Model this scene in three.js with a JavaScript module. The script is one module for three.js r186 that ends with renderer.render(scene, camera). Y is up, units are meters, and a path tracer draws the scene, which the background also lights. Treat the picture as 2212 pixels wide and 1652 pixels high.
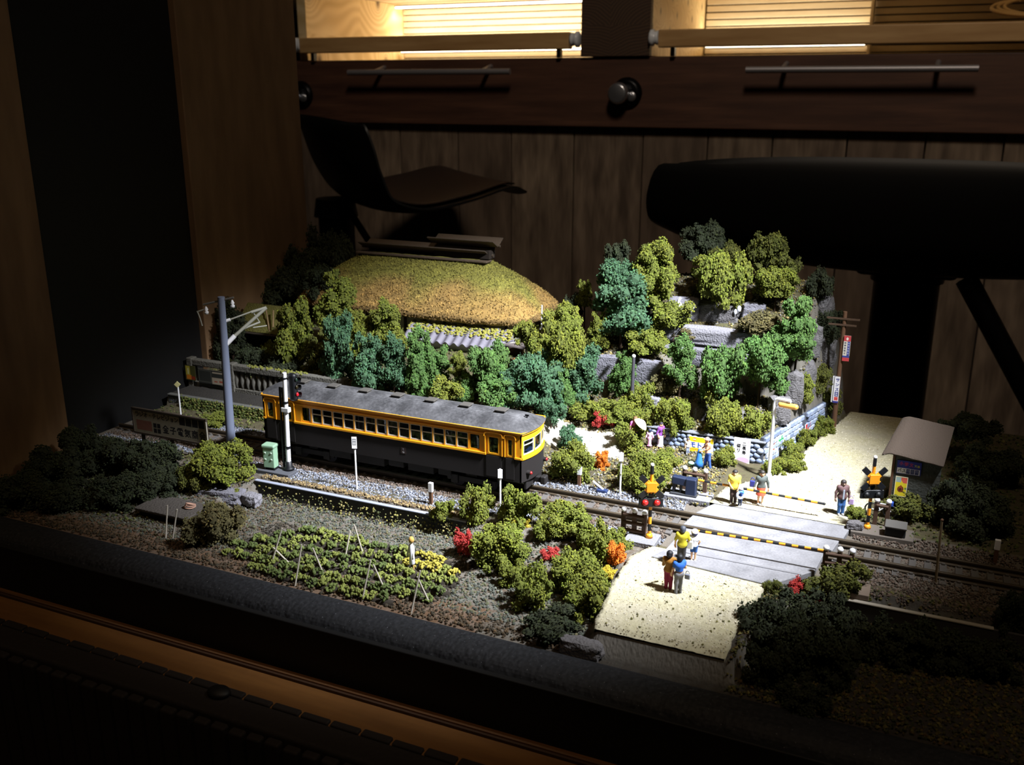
import * as THREE from 'three';
import { MarchingCubes } from 'three/addons/objects/MarchingCubes.js';
import { RoundedBoxGeometry } from 'three/addons/geometries/RoundedBoxGeometry.js';
import { mergeGeometries, mergeVertices, toCreasedNormals } from 'three/addons/utils/BufferGeometryUtils.js';
import { ImprovedNoise } from 'three/addons/math/ImprovedNoise.js';
import { RectAreaLightUniformsLib } from 'three/addons/lights/RectAreaLightUniformsLib.js';

// A 1:150 model railway on a shelf in a dark cafe. Lengths below are in millimetres and go through MM.
// Axes: x runs along the track, y is up, "t" (= -z) runs from the front rim to the back of the model. Rail tops are y = 0.
const MM = 0.001;
const scene = new THREE.Scene();
scene.background = new THREE.Color(0x000000);
const camera = new THREE.PerspectiveCamera(43.26, 2212 / 1652, 0.02, 20);
camera.position.set(0.0386, 0.128, 0.2716);
camera.rotation.set(THREE.MathUtils.degToRad(-17.05), THREE.MathUtils.degToRad(24.1), 0, 'YXZ');
camera.focus = 0.31; camera.userData.fStop = 42;
scene.add(camera);
const renderer = new THREE.WebGLRenderer({ antialias: true });
renderer.toneMapping = THREE.LinearToneMapping;
renderer.toneMappingExposure = 1.0;
renderer.shadowMap.enabled = true;
RectAreaLightUniformsLib.init();

// unseen white lamp above the right of the model: cool core and warm halo
const LAMP = { s: 141, y: 310, t: -40, aimS: -81, aimT: 36 };
for (const [color, power, angle, penumbra] of [[0xeef3ff, 2.45, 19.8, 0.62], [0xffe6a8, 0.18, 22.5, 0.8]]) {
  const spot = new THREE.SpotLight(color, power, 0, THREE.MathUtils.degToRad(angle), penumbra, 2);
  spot.position.set(LAMP.s * MM, LAMP.y * MM, -LAMP.t * MM);
  spot.target.position.set(LAMP.aimS * MM, 0, -LAMP.aimT * MM);
  spot.castShadow = true; spot.shadow.radius = 0.7; spot.shadow.mapSize.set(2048, 2048);
  spot.shadow.camera.near = 0.05; spot.shadow.camera.far = 2;
  scene.add(spot, spot.target);
}
// unseen warm lamps: globe lights the ledge and left wall, washer the back wall
const GLOBE = { s: 180, y: 1250, t: -520 }, WASH = { s: 40, y: 1100, t: -80 };
const unseenRoomLamp = new THREE.PointLight(0xffdcb4, 0.44, 0, 2);
unseenRoomLamp.position.set(GLOBE.s * MM, GLOBE.y * MM, -GLOBE.t * MM); unseenRoomLamp.castShadow = true; unseenRoomLamp.shadow.radius = 3;
const washer = new THREE.SpotLight(0xffeeda, 1.25, 0, THREE.MathUtils.degToRad(38), 0.5, 2);
washer.position.set(WASH.s * MM, WASH.y * MM, -WASH.t * MM); washer.target.position.set(-0.36, 0.06, -1.1);
washer.castShadow = true; washer.shadow.radius = 5; washer.shadow.mapSize.set(2048, 2048); washer.shadow.camera.near = 0.05; washer.shadow.camera.far = 4;
scene.add(unseenRoomLamp, washer, washer.target);
const STRIP = { color: 0xfff0d2, power: 30, glow: 8 };

// ---------------------------------------------------------------- helpers
let seedValue = 7;
function seed(n) { seedValue = (n * 2654435761) >>> 0 || 1; }
function rnd() { seedValue = (Math.imul(seedValue, 1664525) + 1013904223) >>> 0; return ((seedValue >>> 8) & 0xffffff) / 0x1000000; }
const rr = (a, b) => a + (b - a) * rnd();
const noise3 = new ImprovedNoise();
const nz = (x, y, z = 0) => noise3.noise(x + 37.3, y + 11.7, z + 5.1);
const clamp = (x, a, b) => Math.max(a, Math.min(b, x));
const mix = (a, b, k) => a + (b - a) * k;
function ss(a, b, x) { const k = clamp((x - a) / (b - a), 0, 1); return k * k * (3 - 2 * k); }
function lin(x, p) { if (x <= p[0][0]) return p[0][1]; for (let i = 0; i + 1 < p.length; i++) if (x <= p[i + 1][0]) return mix(p[i][1], p[i + 1][1], (x - p[i][0]) / (p[i + 1][0] - p[i][0])); return p[p.length - 1][1]; }
const counts = {};
function numbered(name) { const n = counts[name] = (counts[name] ?? -1) + 1; return n ? `${name}_${String(n).padStart(3, '0')}` : name; }
function inMetres(g) { if (!g.userData.metres) { g.scale(MM, MM, MM); g.userData.metres = true; } return g; }
// one named mesh; geometry in mm (x = s, y up, z = -t) relative to its parent
function part(name, g, m, parent, at, turn = 0) {
  const o = new THREE.Mesh(inMetres(Array.isArray(g) ? join(g) : g), m);
  o.name = parent ? name : numbered(name); o.castShadow = o.receiveShadow = true;
  if (at) o.position.set(at[0] * MM, at[1] * MM, -at[2] * MM);
  if (turn) o.rotation.y = turn;
  (parent || scene).add(o); return o;
}
function tag(o, label, category, group) { o.userData.label = label; o.userData.category = category; if (group) o.userData.group = group; return o; }
function struct(name, g, m, at, turn) { const o = part(name, g, m, null, at, turn); o.userData.kind = 'structure'; return o; }
function thing(name, label, category, s = 0, y = 0, t = 0, turn = 0, group) {
  const o = new THREE.Group(); o.name = numbered(name); o.position.set(s * MM, y * MM, -t * MM); o.rotation.y = turn;
  scene.add(o); return tag(o, label, category, group);
}
function copyOf(src, s, y, t, turn, label, group, scale) {
  const o = src.clone(); o.userData = { ...src.userData }; o.name = numbered(src.name.replace(/_\d{3}$/, ''));
  o.position.set(s * MM, y * MM, -t * MM); o.rotation.y = turn; if (scale) o.scale.set(...scale);
  if (label) o.userData.label = label; if (group) o.userData.group = group; scene.add(o); return o;
}
function join(list) { return mergeGeometries(list.map(g => { const h = g.index ? g.toNonIndexed() : g.clone(); for (const k of Object.keys(h.attributes)) if (!['position', 'normal', 'uv'].includes(k)) h.deleteAttribute(k); if (!h.attributes.normal) h.computeVertexNormals(); if (!h.attributes.uv) h.setAttribute('uv', new THREE.BufferAttribute(new Float32Array(h.attributes.position.count * 2), 2)); h.morphAttributes = {}; return h; })); }
// box from corner to corner in (s, y, t)
function bx(s0, s1, y0, y1, t0, t1, r = 0) {
  const w = Math.abs(s1 - s0), h = Math.abs(y1 - y0), d = Math.abs(t1 - t0);
  const g = r ? new RoundedBoxGeometry(w, h, d, 2, Math.min(r, w / 2.01, h / 2.01, d / 2.01)) : new THREE.BoxGeometry(w, h, d);
  return g.translate((s0 + s1) / 2, (y0 + y1) / 2, -(t0 + t1) / 2);
}
// round bar from a to b, both (s, y, t)
function bar(a, b, r, r2 = r, seg = 8) {
  const A = new THREE.Vector3(a[0], a[1], -a[2]), B = new THREE.Vector3(b[0], b[1], -b[2]), d = B.clone().sub(A), L = d.length();
  const g = new THREE.CylinderGeometry(r2, r, L, seg);
  g.applyQuaternion(new THREE.Quaternion().setFromUnitVectors(new THREE.Vector3(0, 1, 0), d.normalize()));
  return g.translate((A.x + B.x) / 2, (A.y + B.y) / 2, (A.z + B.z) / 2);
}
function tube(pts, r, seg = 24, rad = 7) { return new THREE.TubeGeometry(new THREE.CatmullRomCurve3(pts.map(p => new THREE.Vector3(p[0], p[1], -p[2])), false, 'centripetal'), seg, r, rad); }
const ball = (s, y, t, r, a = 10, b = 8) => new THREE.SphereGeometry(r, a, b).translate(s, y, -t);
function lathe(pts, seg = 20) { return new THREE.LatheGeometry(pts.map(p => new THREE.Vector2(p[0], p[1])), seg); }
// uv by the dominant axis of the face, in multiples of `size` mm
function boxUV(g, size = 100, swap = false) {
  const h = g.index ? g.toNonIndexed() : g, p = h.attributes.position, uv = new Float32Array(p.count * 2);
  const a = new THREE.Vector3(), b = new THREE.Vector3(), c = new THREE.Vector3();
  for (let i = 0; i < p.count; i += 3) {
    a.fromBufferAttribute(p, i); b.fromBufferAttribute(p, i + 1); c.fromBufferAttribute(p, i + 2);
    const n = b.clone().sub(a).cross(c.clone().sub(a)), x = Math.abs(n.x), y = Math.abs(n.y), z = Math.abs(n.z);
    [a, b, c].forEach((q, k) => {
      let u, v; if (x >= y && x >= z) { u = q.z; v = q.y; } else if (y >= z) { u = q.x; v = q.z; } else { u = q.x; v = q.y; }
      uv[(i + k) * 2] = (swap ? v : u) / size; uv[(i + k) * 2 + 1] = (swap ? u : v) / size;
    });
  }
  h.setAttribute('uv', new THREE.BufferAttribute(uv, 2)); return h;
}
function mat(color, roughness = 0.8, o = {}) { return new THREE.MeshStandardMaterial({ color, roughness, ...o }); }
function dataTex(w, h, f, srgb = true) {
  const d = new Uint8Array(w * h * 4);
  for (let j = 0; j < h; j++) for (let i = 0; i < w; i++) { const c = f(i / w, j / h, i, j); d.set([clamp(c[0], 0, 255), clamp(c[1], 0, 255), clamp(c[2], 0, 255), 255], (j * w + i) * 4); }
  const t = new THREE.DataTexture(d, w, h, THREE.RGBAFormat); t.wrapS = t.wrapT = THREE.RepeatWrapping; t.magFilter = THREE.LinearFilter; t.minFilter = THREE.LinearMipmapLinearFilter; t.generateMipmaps = true;
  if (srgb) t.colorSpace = THREE.SRGBColorSpace; t.needsUpdate = true; return t;
}
// noise that repeats over the unit square
function tn(u, v, fu, fv, z = 0) {
  const A = (x, y) => nz(x * fu, y * fv, z);
  const a = A(u, v), b = A(u - 1, v), c = A(u, v - 1), d = A(u - 1, v - 1);
  return (a * (1 - u) + b * u) * (1 - v) + (c * (1 - u) + d * u) * v;
}
function woodTex(base, dark, fu, fv, z, amount = 1, size = 256) {
  return dataTex(size, size, (u, v) => {
    const k = clamp(0.5 + amount * (0.9 * tn(u, v, fu, fv, z) + 0.45 * tn(u, v, fu * 2, fv * 3.1, z + 3) + 0.3 * tn(u, v, fu * 6, fv * 6, z + 9)), 0, 1);
    return [0, 1, 2].map(i => mix(dark[i], base[i], k));
  });
}
const grainBump = dataTex(256, 256, (u, v) => { const k = 128 + 120 * (tn(u, v, 40, 40, 1) + 0.6 * tn(u, v, 90, 90, 4)); return [k, k, k]; }, false);

// ---------------------------------------------------------------- lettering drawn by strokes (grid 0..10)
const GLYPH = {
  'ラ': '2,2 8,2;1,4.3 9,4.3 7.6,7.4 3.5,9.8', 'ジ': '1.4,2.4 3.4,3.6;1,5 3,6.2;1.6,9.2 5.5,8 9,4;7,1 7.8,2.2;8.4,.6 9.2,1.8', 'オ': '1,3.6 9,3.6;6,1 6,9.4 4.8,9;6,3.8 1.4,8.6',
  '・': '4.6,5 5.4,5;4.6,5.4 5.4,5.4', 'テ': '2.4,1.8 7.6,1.8;1,4.4 9,4.4;5.4,4.4 4.8,7.4 3,9.4', 'レ': '2.6,1.4 2.6,9 6,7.6 8.8,4.6', 'ビ': '2.4,1.6 2.4,7.8 3.6,9 8,9;2.4,5 7,3.8;7.4,.8 8.2,2;8.8,.4 9.6,1.6',
  'ョ': '3,4.4 7.4,4.4 7.4,9.4 3,9.4;3,6.8 7.4,6.8', 'ン': '1.6,2.6 4,3.8;1.6,9 5.6,7.6 9,3.6', '金': '5,.6 1,4;5,.6 9,4;3,4.2 7,4.2;2,6.2 8,6.2;5,4.2 5,9.2;3,7 3.6,8.6;7,7 6.4,8.6;1,9.4 9,9.4',
  '子': '2,1.6 8,1.6 5.2,4;5.2,4 5.2,9.2 3.6,9;.8,5.2 9.2,5.2', '電': '2,1 8,1;1,2.6 9,2.6 9,4;1,2.6 1,4;5,1 5,5;2.4,5.4 7.6,5.4 7.6,8.4 2.4,8.4 2.4,5.4;2.4,7 7.6,7;5,5.4 5,9.4 9.2,9.4', '気': '3,.8 1,3;2.4,2 9,2;2.4,3.6 8,3.6;1.4,5.2 7.6,5.2 8,8.4 9.4,9.4;2,6.4 6,9.4;6,6.4 1.6,9.4',
  '商': '5,.4 5,1.8;1,1.8 9,1.8;3.4,2.2 3.8,3.4;6.6,2.2 6.2,3.4;1.4,9.6 1.4,3.6 8.6,3.6 8.6,9.6;3.6,4.6 2.8,6;6,4.6 7.2,5.8;3.4,6.8 6.6,6.8 6.6,8.8 3.4,8.8 3.4,6.8', '会': '5,.6 1,4.4;5,.6 9,4.4;3,4.4 7,4.4;1.6,6.2 8.4,6.2;4.6,6.2 2.6,9.2 7.8,9;6.6,7.6 8.4,9.8',
  'モ': '1.6,1.6 8.4,1.6;1,4.6 9,4.6;4.8,1.6 4.8,8.4 6,9.4 9,9.2', 'ト': '3.4,.8 3.4,9.6;3.6,4 8.4,6.4', 'リ': '2.6,1.4 2.6,6;7.6,1 7.6,5.6 6.6,8 4,9.6', '二': '2,2.6 8,2.6;1,8.4 9,8.4', '長': '2.6,.8 2.6,5.6;2.6,.8 8,.8;2.6,2.4 7.6,2.4;2.6,4 7.6,4;1,5.6 9,5.6;3,5.6 3,9.4 5,8.4;4.6,5.8 8.8,9.4;8,6.6 6,7.6',
  '寿': '2,1.4 8,1.4;2.4,3 7.6,3;1,4.6 9,4.6;5,.4 4.4,4.6 1.4,9;3,6.4 9,6.4;7,5.2 7,9.4 5.6,9;4,7.4 5,8.6', '祭': '3,.6 1.2,3.4;2.6,1.4 5,1.4 3.6,3.8 1,5.4;6,.8 9,.8 7.4,3;5.4,1.4 9,5;3,5.2 7,5.2;1.6,6.8 8.4,6.8;5,6.8 5,9.6;3,7.8 2,9.2;7,7.8 8.2,9.2', 'り': '3,1.2 2.8,5.4 3.6,4.8;7,.8 7.4,5.6 5.8,8.6 4,9.8',
  'バ': '3.8,2.8 2.8,6 1,9;5.8,2.6 7.6,5.6 8.8,9;7.2,.8 8,2;8.6,.4 9.4,1.6', 'ス': '2,1.8 7.8,1.8 5.6,6 1,9.6;5.4,5.8 9,9.4', '待': '3,.6 1,3;3.2,3 1,5.6;2.2,5 2.2,9.6;4.4,2 9,2;6.6,.6 6.6,4;4,4 9.4,4;4.2,6 9.4,6;7.6,4.4 7.6,9.4 6.2,9;5,7.2 5.8,8.4', '合': '5,.6 1,4.2;5,.6 9,4.2;3,4.4 7,4.4;2.6,6 7.4,6 7.4,9.4 2.6,9.4 2.6,6',
  '所': '1,1.2 5,1.2;1.4,3 4.6,3 4.6,5.6 1.4,5.6;1.4,3 1.4,6.4 .8,9.4;8.4,.8 5.8,2 5.8,6 5,9.4;5.8,4.4 9.4,4.4;7.8,4.4 7.8,9.6', 'サ': '1,3.4 9,3.4;3,1.4 3,6;7,1 7,5.6 6,8 4,9.6', '田': '1.6,1.6 8.4,1.6 8.4,8.8 1.6,8.8 1.6,1.6;5,1.6 5,8.8;1.6,5.2 8.4,5.2', '学': '2,.8 2.8,2.2;5,.6 5,2;8,.6 7,2.2;1,4.4 1,2.8 9,2.8 9,4.4;3,4.4 7,4.4 5,6;5,6 5,9.2 3.8,9;1,7 9,7', '小': '5,.8 5,9.2 3.8,8.8;2.8,3.4 1,7.4;7.2,3.4 9,7.4', '文': '5,.6 5,2.4;1,2.4 9,2.4;7.4,2.8 5.6,6.4 1,9.6;2.8,3 5,6.6 9,9.6', '庫': '5,.4 5,1.4;1.4,1.6 9,1.6;1.6,1.6 1.6,6 .8,9.4;3,3.2 9,3.2;3.6,4.6 8.4,4.6 8.4,7.2 3.6,7.2 3.6,4.6;3.6,5.9 8.4,5.9;2.6,8.4 9.4,8.4;6,2.2 6,9.8',
};
function glyph(c, ch, x, y, size, color, width) {
  c.strokeStyle = color; c.lineWidth = width || size * 0.12; c.lineCap = 'round'; c.lineJoin = 'round';
  for (const stroke of (GLYPH[ch] || '').split(';')) { c.beginPath(); stroke.split(' ').forEach((p, i) => { const [a, b] = p.split(',').map(Number); const X = x + a * size / 10, Y = y + b * size / 10; i ? c.lineTo(X, Y) : c.moveTo(X, Y); }); c.stroke(); }
}
function sheet(w, h, draw) {
  const cv = document.createElement('canvas'); cv.width = w; cv.height = h; draw(cv.getContext('2d'), w, h);
  const t = new THREE.CanvasTexture(cv); t.colorSpace = THREE.SRGBColorSpace; return t;
}
// thin board whose front (towards the viewer, -t) carries a print; centre at origin
function printed(name, w, h, d, map, edge, parent, at, turn) {
  const g = new THREE.BoxGeometry(w, h, d);
  const m = mat(0xffffff, 0.6, { map }), e = mat(edge, 0.7);
  const o = new THREE.Mesh(inMetres(g), [e, e, e, e, m, e]); o.name = parent ? name : numbered(name); o.castShadow = o.receiveShadow = true;
  o.position.set(at[0] * MM, at[1] * MM, -at[2] * MM); if (turn) o.rotation.y = turn; (parent || scene).add(o); return o;
}
// ---------------------------------------------------------------- the room
const wallBoard = mat(0xffffff, 0.75, { map: woodTex([146, 116, 84], [112, 86, 60], 34, 5, 2, 0.8), bumpMap: grainBump, bumpScale: 0.0002 });
const planks = [0, 1, 2].map(i => mat(0xffffff, 0.7, { map: woodTex([[140, 122, 104], [126, 108, 92], [150, 132, 112]][i], [84, 70, 58], 16, 2.2, 20 + i, 1.1) }));
const beamWood = mat(0xffffff, 0.55, { map: woodTex([98, 66, 50], [66, 42, 32], 2.5, 26, 31, 1) });
const paleWood = mat(0xffffff, 0.6, { map: dataTex(512, 512, (u, v) => {
  let w = 0; for (const [a, b, r] of [[0.3, 0.55, 0.13], [0.72, 0.3, 0.1], [0.62, 0.8, 0.09]]) { const d = Math.hypot(u - a, (v - b) * 0.8); w += Math.exp(-d / r) * 1.6; }
  const rings = Math.sin((v * 5 + w * 6 + tn(u, v, 3, 3, 6) * 1.4) * 6.2); let knot = 0;
  for (const [a, b] of [[0.3, 0.55], [0.72, 0.3], [0.62, 0.8]]) knot = Math.max(knot, Math.exp(-Math.pow(Math.hypot(u - a, (v - b) * 0.6) / 0.028, 2)));
  const k = 0.5 + 0.5 * rings; return [mix(214, 232, k) - knot * 130, mix(186, 208, k) - knot * 125, mix(134, 162, k) - knot * 100];
}) });
const slatWood = [0, 1].map(i => mat(0xffffff, 0.6, { map: woodTex([222, 206, 176], [200, 180, 148], 3, 18, 41 + i, 0.7) }));
const railWood = mat(0xffffff, 0.5, { map: woodTex([206, 168, 116], [178, 138, 88], 3, 22, 44, 0.8) });
const blackPaint = mat(0x0b0b0c, 0.6), blackShell = mat(0x060606, 0.5), darkMetal = mat(0x1b1b1e, 0.35, { metalness: 0.8 });
const steel = mat(0xa9a7ac, 0.5, { metalness: 0.75 }), chrome = mat(0xc9ccd4, 0.28, { metalness: 0.9 });
const plaster = mat(0x3a322a, 0.9);
const V = (g, n = 300, swap) => boxUV(g, n, swap);

struct('floor', V(bx(-1900, 1700, -740, -700, -1600, 1700)), mat(0x2c2119, 0.7));
struct('ceiling', bx(-1900, 1700, 1900, 1940, -1600, 1700), plaster);
struct('wall_right', bx(1660, 1700, -700, 1900, -1600, 1700), plaster);
struct('wall_front', bx(-1900, 1660, -700, 1900, -1600, -1560), plaster);
struct('wall_far_left', bx(-1900, -1860, -700, 1900, -1560, 1660), plaster);
// back wall: vertical boards below the counter beam, each a board
{
  const w = struct('wall_back', bx(-1860, 1660, -700, 160, 1122, 1140), mat(0x231a14, 0.9));
  const edges = [-1860, -1700, -1560, -1420, -1290, -1170, -1076, -976, -876, -776, -672, -581, -479, -373, -279, -190, -93, 3, 94, 190, 290, 390, 490, 600, 720, 850, 1000, 1160, 1330, 1500, 1660];
  seed(3); for (let i = 0; i + 1 < edges.length; i++) { const g = V(bx(edges[i] + 0.9, edges[i + 1] - 0.9, -700, 100, 1110 + rr(-0.6, 0.6), 1122, 1), 300); g.attributes.uv.array.forEach((x, k, a) => { a[k] += (k % 2 ? 0 : i * 0.37); }); part('board', g, planks[i % 3], w); }
  struct('wall_upper', bx(-1860, 1660, 330, 1900, 1100, 1440), plaster);
  struct('wall_behind_shelf', bx(-1860, 1660, 160, 330, 1424, 1440), plaster);
}
// counter beam (front of the drawers), the niche floor behind it, and the posts
struct('beam', V(bx(-1860, 1660, 72, 168, 1094, 1122, 2)), beamWood);
struct('niche_floor', V(bx(-1860, 1660, 160, 168, 1122.5, 1424)), slatWood[0]);
struct('niche_ceiling', V(bx(-1860, 1660, 274, 330, 1100, 1424)), slatWood[1]);
struct('added_light_blocker', V(bx(-103, -99, 168.5, 273.5, 1376, 1404)), slatWood[0]);  // added strip that keeps the light strip off the slats at the right
const endGrain = mat(0xffffff, 0.7, { map: dataTex(256, 256, (u, v) => { const r = Math.hypot(u - 0.62, (v + 0.2) * 1.1), k = 0.5 + 0.5 * Math.sin(r * 150 + 3 * nz(u * 5, v * 5)); return [mix(56, 82, k), mix(40, 60, k), mix(28, 42, k)]; }) });
{
  const p = struct('post', V(bx(-460, -364, 169, 273.5, 1104, 1423, 1), 90), paleWood);
  part('end_cap', V(bx(-463, -362, 168.5, 330, 1088, 1099, 1), 105), endGrain, p);
  struct('niche_side', V(bx(-952, -936, 169, 273.5, 1098, 1423), 210), paleWood);
}
// horizontal slats on the back of the niche, one mesh each
{
  const w = struct('niche_back', bx(-1860, 1660, 168, 300, 1416, 1423), mat(0x1d140d, 0.9)); seed(5);
  for (let k = 0; k < 9; k++) for (const [a, b] of [[-935, -461], [-361, 300]]) part('slat', V(bx(a, b, 169 + k * 10.9, 178.0 + k * 10.9, 1405 + rr(-0.5, 0.5), 1416, 0.8), 260), slatWood[k % 2], w);
}
// front rails of the two shelves with their clear end holders
function shelfRail(label, s0, s1) {
  const o = thing('shelf_rail', label, 'rail', (s0 + s1) / 2, 190, 1086);
  const h = (s1 - s0) / 2;
  part('bar', V(bx(-h + 14, h - 14, -11, 12, -8, 8, 2)), railWood, o);
  for (const k of [-1, 1]) {
    const c = lathe([[0, 0], [9, 0], [9.5, 3], [8, 6], [11, 8], [11, 12], [7, 14], [0, 14]], 20).rotateZ(-k * Math.PI / 2).translate(k * (h - 14), 2, 0);
    part('end_holder', c, mat(0xe8edf4, 0.18, { transparent: false }), o);
  }
  for (const k of [-1, 1]) part('bracket', bx(k * (h - 33) - 3, k * (h - 33) + 3, -22, -10, 0, 8), darkMetal, o);
}
shelfRail('pale wooden shelf rail left of the post, with clear end holders', -952, -463);
shelfRail('long pale wooden shelf rail right of the post', -362, 310);
// light strips along the bottom and top of the niche back
function lightStrip(label, s0, s1, y, t, up) {
  const o = thing('light_strip', label, 'light strip', (s0 + s1) / 2, y, t); const h = (s1 - s0) / 2;
  part('channel', bx(-h, h, up ? -3 : 2, up ? -1 : 4, -6, 6), steel, o);
  part('lamp_tube', bx(-h, h, -1, 2, -4, 4, 1), mat(0x000000, 0.5, { emissive: STRIP.color, emissiveIntensity: STRIP.glow }), o);
  const l = new THREE.RectAreaLight(STRIP.color, STRIP.power, (s1 - s0) * MM, 0.008);
  l.position.set((s0 + s1) / 2 * MM, (y + (up ? 3 : -3)) * MM, -t * MM);
  l.lookAt((s0 + s1) / 2 * MM, (y + (up ? 200 : -200)) * MM, -(t + 60) * MM); scene.add(l);
}
lightStrip('warm light strip at the foot of the left shelf niche', -930, -470, 190, 1388, true);
lightStrip('warm light strip at the foot of the right shelf niche', -355, -108, 190, 1388, true);
lightStrip('warm light strip under the top of the left shelf niche', -930, -470, 266, 1372, false);
// bar handles, lock knobs
function barHandle(label, s) {
  const o = thing('pull_bar', label, 'handle', s, 149, 1062);
  part('bar', bar([-138, 0, 0], [138, 0, 0], 4.2, 4.2, 16), steel, o);
  for (const k of [-1, 1]) part('mount', bar([k * 92, 0, 0], [k * 92, 8, 33], 3.4, 3.4, 12), steel, o);
}
barHandle('brushed steel bar handle on the beam left of the post', -699);
barHandle('brushed steel bar handle on the beam right of the post', -85);
function lockKnob(label, s, y) {
  const o = thing('lock_knob', label, 'knob', s, y, 1094);
  part('rose', lathe([[0, 8], [16, 8], [19, 5], [22, 2], [22, 0], [0, 0]], 32).rotateX(Math.PI / 2), darkMetal, o);
  const k = lathe([[0, 30], [11, 30], [14, 27], [15, 20], [11, 12], [8, 6], [0, 6]], 32).rotateX(Math.PI / 2).translate(-6, 0, 0);
  part('grip', k, chrome, o); part('keyhole_disc', lathe([[0, 3], [6, 3], [7, 0]], 20).rotateX(Math.PI / 2).translate(9, -4, 9), chrome, o);
}
lockKnob('round polished lock knob on the beam below the post', -394, 119);
lockKnob('polished lock knob at the left end of the beam', -950, 115);
// coiled cable lying on the right shelf rail
{
  const o = thing('coiled_cable', 'tan cable coiled in loops on the right shelf', 'cable', 120, 203, 1094);
  const pts = []; for (let i = 0; i <= 96; i++) { const a = i / 96 * Math.PI * 6 + 2.4, r = 62 - i * 0.22; pts.push([Math.cos(a) * r, 5 + (Math.sin(a) * 0.5 + 0.5) * 24 + i * 0.02, Math.sin(a) * r * 0.55 + 30]); }
  part('cord', tube(pts, 2.4, 260, 6), mat(0xb98d4e, 0.6), o);
}
// room lamps out of frame
{
  const o = thing('unseen_ceiling_lamp', 'unseen warm globe lamp that lights the ledge and the left partition', 'lamp', GLOBE.s, GLOBE.y, GLOBE.t);
  part('bulb', ball(0, 0, 0, 45, 20, 14), mat(0x000000, 0.5, { emissive: 0xffc890, emissiveIntensity: 1.2 }), o);
  part('shade', lathe([[30, 60], [50, 40], [110, -10], [112, -12], [52, 44], [30, 62]], 24), darkMetal, o);
  part('cord', bar([0, 55, 0], [0, 650, 0], 3), blackPaint, o);
  const d = new THREE.Vector3(-360 - WASH.s, 60 - WASH.y, -(1100 - WASH.t)).normalize(), q = new THREE.Quaternion().setFromUnitVectors(new THREE.Vector3(0, -1, 0), d);
  const w = thing('unseen_washer_lamp', 'unseen black spot lamp on a ceiling arm that lights the back wall', 'lamp', WASH.s, WASH.y, WASH.t);
  part('housing', lathe([[0, 70], [26, 66], [34, 50], [40, 12], [39, 12], [32, 48], [0, 58]], 24).applyQuaternion(q), blackPaint, w);
  part('lens', lathe([[0, 24], [26, 24], [27, 21], [0, 20]], 24).applyQuaternion(q), mat(0x000000, 0.4, { emissive: 0xffd2a0, emissiveIntensity: 2 }), w);
  part('arm', bar([-d.x * 60, -d.y * 60, d.z * 60], [0, 920, 0], 6), blackPaint, w);
}
// spot lamp above the model, out of frame
{
  const d = new THREE.Vector3((LAMP.aimS - LAMP.s), -LAMP.y, -(LAMP.aimT - LAMP.t)).normalize();
  const o = thing('unseen_spot_lamp', 'unseen black spot lamp above the model railway', 'lamp', LAMP.s, LAMP.y, LAMP.t);
  const q = new THREE.Quaternion().setFromUnitVectors(new THREE.Vector3(0, -1, 0), d);
  part('housing', lathe([[0, 60], [16, 58], [20, 50], [24, 8], [27, -6], [26, -6], [23, 8], [19, 46], [0, 50]], 24).applyQuaternion(q), blackPaint, o);
  part('lens', lathe([[0, 14], [15, 14], [16, 12], [15, 10], [0, 10]], 24).applyQuaternion(q), mat(0x000000, 0.4, { emissive: 0xf4f6ff, emissiveIntensity: 3 }), o);
  part('arm', bar([-d.x * 50, -d.y * 50, d.z * 50], [120, 1470, 0], 7), blackPaint, o);
}
// wooden partition on the left: board, black panel, board
{
  const w = struct('wall_left', V(bx(-290, -262, -700, 1900, -400, 130), 300), mat(0x0a0808, 0.9));
  part('board', V(bx(-262, -255, -700, 1898, -400, -26, 0.6), 260), wallBoard, w);
  part('board', V(bx(-262, -255, -700, 1898, 52, 132, 0.6), 260), wallBoard, w);
  part('black_panel', bx(-261.5, -258, -700, 1898, -25.7, 51.7), blackPaint, w);
}
// ---------------------------------------------------------------- chairs: low-backed shells on a post
function shellGeometry(prof, halfW, thick) {
  const N = prof.length, M = 24, pos = [], idx = [];
  for (const side of [0, 1]) for (let i = 0; i < N; i++) for (let j = 0; j <= M; j++) {
    const u = j / M * 2 - 1, [x, y, k, lift] = prof[i], e = Math.pow(Math.abs(u), 2.4);
    const a = prof[Math.max(0, i - 1)], b = prof[Math.min(N - 1, i + 1)], L = Math.hypot(b[0] - a[0], b[1] - a[1]), nx = -(b[1] - a[1]) / L, ny = (b[0] - a[0]) / L;
    const o = lift * e - side * thick * (1 - 0.7 * Math.pow(Math.abs(u), 6));
    pos.push(x + nx * o, y + ny * o, u * halfW * k);
  }
  const W = M + 1, S = N * W; const quad = (a, b, c, d) => idx.push(a, b, c, a, c, d);
  for (let i = 0; i + 1 < N; i++) for (let j = 0; j < M; j++) { const a = i * W + j; quad(a, a + 1, a + W + 1, a + W); quad(S + a, S + a + W, S + a + W + 1, S + a + 1); }
  for (let i = 0; i + 1 < N; i++) { const a = i * W, b = a + M; quad(a, a + W, S + a + W, S + a); quad(b, S + b, S + b + W, b + W); }
  for (let j = 0; j < M; j++) { const a = j, b = (N - 1) * W + j; quad(a, S + a, S + a + 1, a + 1); quad(b, b + 1, S + b + 1, S + b); }
  const g = new THREE.BufferGeometry(); g.setAttribute('position', new THREE.Float32BufferAttribute(pos, 3)); g.setIndex(idx);
  return toCreasedNormals(g, 0.7);
}
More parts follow.
